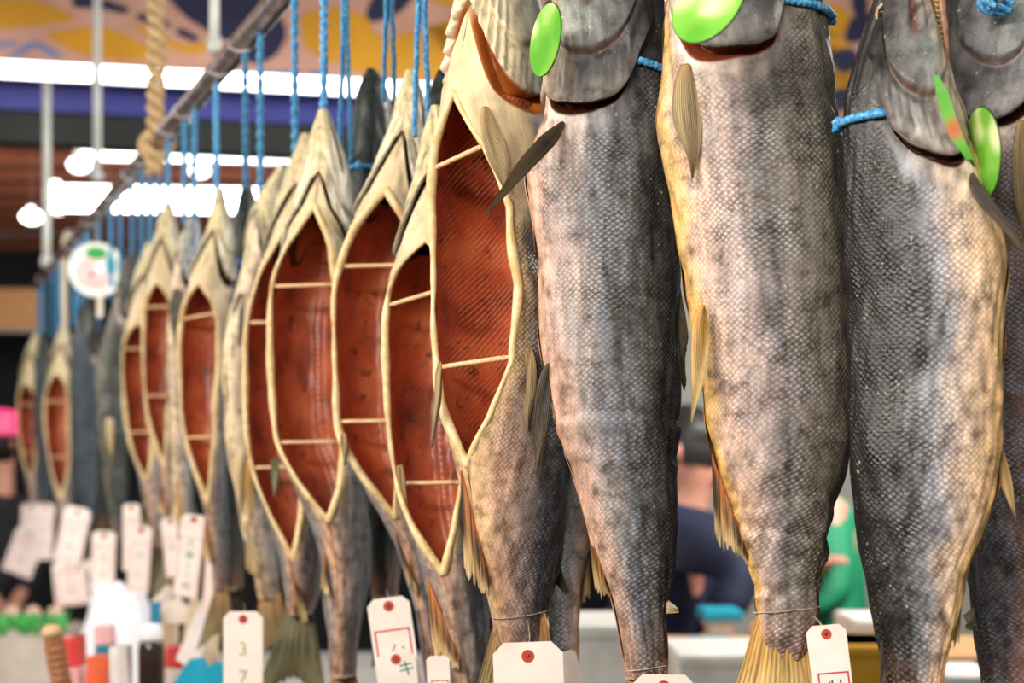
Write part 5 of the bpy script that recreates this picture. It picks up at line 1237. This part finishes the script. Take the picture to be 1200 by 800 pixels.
def person(label, head, face, J, cloth, hair, hatcol=None, low=0.62):
    """J: joints pelvis, chest, neck, and per side shoulder, elbow, wrist, hip, knee, ankle ; face: unit direction the face looks"""
    root = empty('person', (J['pelvis'][0], J['pelvis'][1], 0))
    H = np.asarray(head); fd = np.asarray(face, float); fd /= np.linalg.norm(fd); up = np.array((0, 0, 1.0)); sd = np.cross(fd, up); sd /= np.linalg.norm(sd)
    V = []; E = []; R = []
    def av(p, r, par=None):
        V.append(np.asarray(p, float)); R.append(r); i = len(V)-1
        if par is not None: E.append((par, i))
        return i
    ip = av(J['pelvis'], 0.13); ic = av(J['chest'], 0.14, ip); inn = av(J['neck'], 0.06, ic)
    ih0 = av(H-up*0.075+fd*0.012, 0.062, inn); ih1 = av(H, 0.092, ih0); ih2 = av(H+up*0.075-fd*0.01, 0.075, ih1)
    for s_ in ('L', 'R'):
        a = av(J['sh'+s_], 0.062, ic); e = av(J['el'+s_], 0.044, a); w_ = av(J['wr'+s_], 0.030, e)
        d = np.asarray(J['wr'+s_])-np.asarray(J['el'+s_]); d = d/np.linalg.norm(d)
        pm_ = av(np.asarray(J['wr'+s_])+d*0.05, (0.034, 0.020), w_)
        side = np.cross(d, (0, 0, 1.0)); side = side/(np.linalg.norm(side)+1e-6)
        for q in range(4):
            k1 = av(V[pm_]+d*0.040+side*(q-1.5)*0.019, 0.0095, pm_); k2 = av(V[k1]+d*(0.028+0.006*(q in (1, 2)))+np.array((0, 0, -0.012)), 0.0085, k1); av(V[k2]+d*0.014+np.array((0, 0, -0.018)), 0.007, k2)
        t1 = av(V[w_]+d*0.028+side*0.034, 0.011, w_); av(V[t1]+d*0.030+side*0.012, 0.009, t1)
        h = av(J['hip'+s_], 0.085, ip); kn = av(J['kn'+s_], 0.06, h); an = av(J['an'+s_], 0.042, kn); av(np.asarray(J['an'+s_])+fd*0.15+np.array((0, 0, -0.04)), 0.035, an)
    skin_mesh('body', V, E, R, SKINM, root)
    # nose, ears, eyes, mouth belong to the head surface
    b = MB(); b.tube([H+fd*0.088+up*0.02, H+fd*0.108-up*0.012, H+fd*0.094-up*0.024], [0.008, 0.014, 0.008], 8); b.build('nose', SKINM, root, True)
    for s_ in (-1, 1):
        b = MB(); b.tube([H+sd*s_*0.088+up*0.03, H+sd*s_*0.100-fd*0.01+up*0.005, H+sd*s_*0.088-up*0.03], [0.008, 0.016, 0.008], 8); b.build('ear', SKINM, root, True)
        b = MB(); b.lathe([(0.0005, -0.009), (0.010, -0.004), (0.011, 0), (0.010, 0.004), (0.0005, 0.009)], 12, H+fd*0.084+sd*s_*0.034+up*0.01); b.build('eye', PUPIL, root, True)
    b = MB(); b.tube([H+fd*0.082+sd*x-up*0.052 for x in np.linspace(-0.026, 0.026, 5)], [0.003, 0.006, 0.007, 0.006, 0.003], 6); b.build('mouth', mk('lip', (170, 90, 84)), root, True)
    # hair: a cap over the skull
    n, m = 12, 24; HV = []
    for i in range(n):
        ph = PI*low*i/(n-1)
        for j in range(m):
            a = 2*PI*j/m; dr = math.sin(ph)*(math.cos(a)*fd+math.sin(a)*sd)+math.cos(ph)*up
            cutf = 1.0 if not (math.cos(a) > 0.3 and ph > PI*0.36) else 0.86
            HV.append(H+up*0.012-fd*0.006+dr*np.array((0.104, 0.104, 0.122))*cutf*(1+0.02*math.sin(a*9+ph*5)))
    mesh_obj('hair', HV, grid_faces(n, m, True), hair, root)
    if hatcol is not None:
        b = MB(); b.lathe([(0.155, 0.0), (0.16, 0.008), (0.118, 0.03), (0.116, 0.09), (0.09, 0.125), (0.02, 0.138)], 28, H+up*0.035); b.build('hat', hatcol, root, True)
    # jacket and trousers
    CV = [J['pelvis']-up*0.04, J['chest'], np.asarray(J['chest'])*0.1+np.asarray(J['neck'])*0.9]; CE = [(0, 1), (1, 2)]; CR = [0.165, 0.178, 0.10]
    for s_ in ('L', 'R'):
        k = len(CV); d = np.asarray(J['wr'+s_])-np.asarray(J['el'+s_])
        CV += [J['sh'+s_], J['el'+s_], np.asarray(J['el'+s_])+d*0.82]; CE += [(1, k), (k, k+1), (k+1, k+2)]; CR += [0.088, 0.066, 0.05]
    skin_mesh('jacket', [np.asarray(x) for x in CV], CE, CR, cloth, root)
    CV = [np.asarray(J['pelvis'])-up*0.05]; CE = []; CR = [0.16]
    for s_ in ('L', 'R'):
        k = len(CV); CV += [np.asarray(J['hip'+s_]), np.asarray(J['kn'+s_]), np.asarray(J['an'+s_])+up*0.05]; CE += [(0, k), (k, k+1), (k+1, k+2)]; CR += [0.105, 0.08, 0.065]
    skin_mesh('trousers', CV, CE, CR, mk('dark_trousers', (34, 36, 48)), root)
    rebase(root); tag(root, label, 'person')
def legs(J, face):
    f_ = np.asarray(face); sd = np.array((-f_[1], f_[0], 0)); p = np.asarray(J['pelvis'])
    for s_, k in (('L', 1), ('R', -1)):
        hp = p+sd*0.09*k-np.array((0, 0, 0.08)); J['hip'+s_] = hp; J['kn'+s_] = np.array((hp[0], hp[1], hp[2]*0.52))+f_*0.03; J['an'+s_] = np.array((hp[0], hp[1], 0.08))
NAVY = mat_noise('navy_jacket', rgba(14, 20, 46), rgba(24, 32, 66), 10, 0.75, 0.3, 0.01)
BLKH = mat_noise('black_hair', rgba(20, 16, 16), rgba(38, 32, 30), 60, 0.5)
Y1 = 4.1
J = {'pelvis': W(745, 820, Y1), 'chest': W(785, 668, Y1), 'neck': W(806, 585, Y1-0.02), 'shL': W(775, 622, Y1+0.17), 'elL': W(850, 680, Y1+0.12), 'wrL': W(845, 722, Y1-0.12),
     'shR': W(800, 622, Y1-0.15), 'elR': W(874, 668, Y1-0.3), 'wrR': W(842, 736, Y1-0.36)}
legs(J, (1, 0, 0)); person('dark-haired person in navy jacket bending over the foam boxes', W(814, 530, Y1-0.03), (0.85, -0.5, -0.2), J, NAVY, BLKH)
GRNJ = mat_noise('green_work_apron', rgba(14, 122, 84), rgba(26, 146, 102), 10, 0.7, 0.2, 0.01)
Y2 = 4.4
J = {'pelvis': W(958, 800, Y2), 'chest': W(958, 640, Y2), 'neck': W(950, 560, Y2), 'shL': W(930, 600, Y2+0.17), 'elL': W(915, 700, Y2+0.05), 'wrL': W(960, 665, Y2-0.24),
     'shR': W(972, 600, Y2-0.15), 'elR': W(978, 694, Y2-0.22), 'wrR': W(925, 716, Y2-0.3)}
legs(J, (-1, 0, 0)); person('person in green work clothes between the two right hand salmon', W(945, 510, Y2), (-0.9, -0.4, -0.1), J, GRNJ, BLKH)
Y3 = 6.9
DKJ = mat_noise('dark_jacket', rgba(30, 28, 34), rgba(48, 44, 48), 8, 0.8)
J = {'pelvis': W(-4, 745, Y3), 'chest': W(-2, 640, Y3), 'neck': W(2, 565, Y3), 'shL': W(-32, 590, Y3+0.1), 'elL': W(-40, 660, Y3), 'wrL': W(-8, 700, Y3-0.25),
     'shR': W(30, 594, Y3-0.05), 'elR': W(40, 660, Y3-0.1), 'wrR': W(20, 705, Y3-0.3)}
legs(J, (0, -1, 0)); person('person in dark jacket and bright pink hat at the end of the row', W(0, 520, Y3), (0.5, 0.85, -0.1), J, DKJ, BLKH, mk('pink_hat', (232, 56, 120)), low=0.86)
# turquoise sleeves' cuffs / trays on the boxes near the worker's hands, and an orange packet
TQ = mk('turquoise_tray', (24, 150, 176))
def small_tray(u0, v0, u1, Y, label, zb):
    p, q = W(u0, v0, Y), W(u1, v0, Y); root = empty('turquoise_tray', ((p[0]+q[0])/2, Y, zb))
    b = MB(); b.box(((p[0]+q[0])/2, Y, p[2]-0.014), (q[0]-p[0], 0.14, 0.028)); b.build('tray_body', TQ, root, False, 0.006)
    b = MB(); b.box(((p[0]+q[0])/2, Y, (p[2]-0.028+zb)/2), ((q[0]-p[0])*0.5, 0.08, p[2]-0.028-zb)); b.build('foot', FOAMW, root)
    rebase(root); tag(root, label, 'tray', 'turquoise trays')
small_tray(820, 712, 866, 3.5, 'upper turquoise tray near the hands of the person in navy', zt2)
small_tray(806, 749, 858, 3.3, 'lower turquoise tray near the hands of the person in navy', zt2)
pack(856, 752, 892, 3.42, 0.06, 'orange packet near the hands of the person in navy', ORG_P, bottom=zt2)
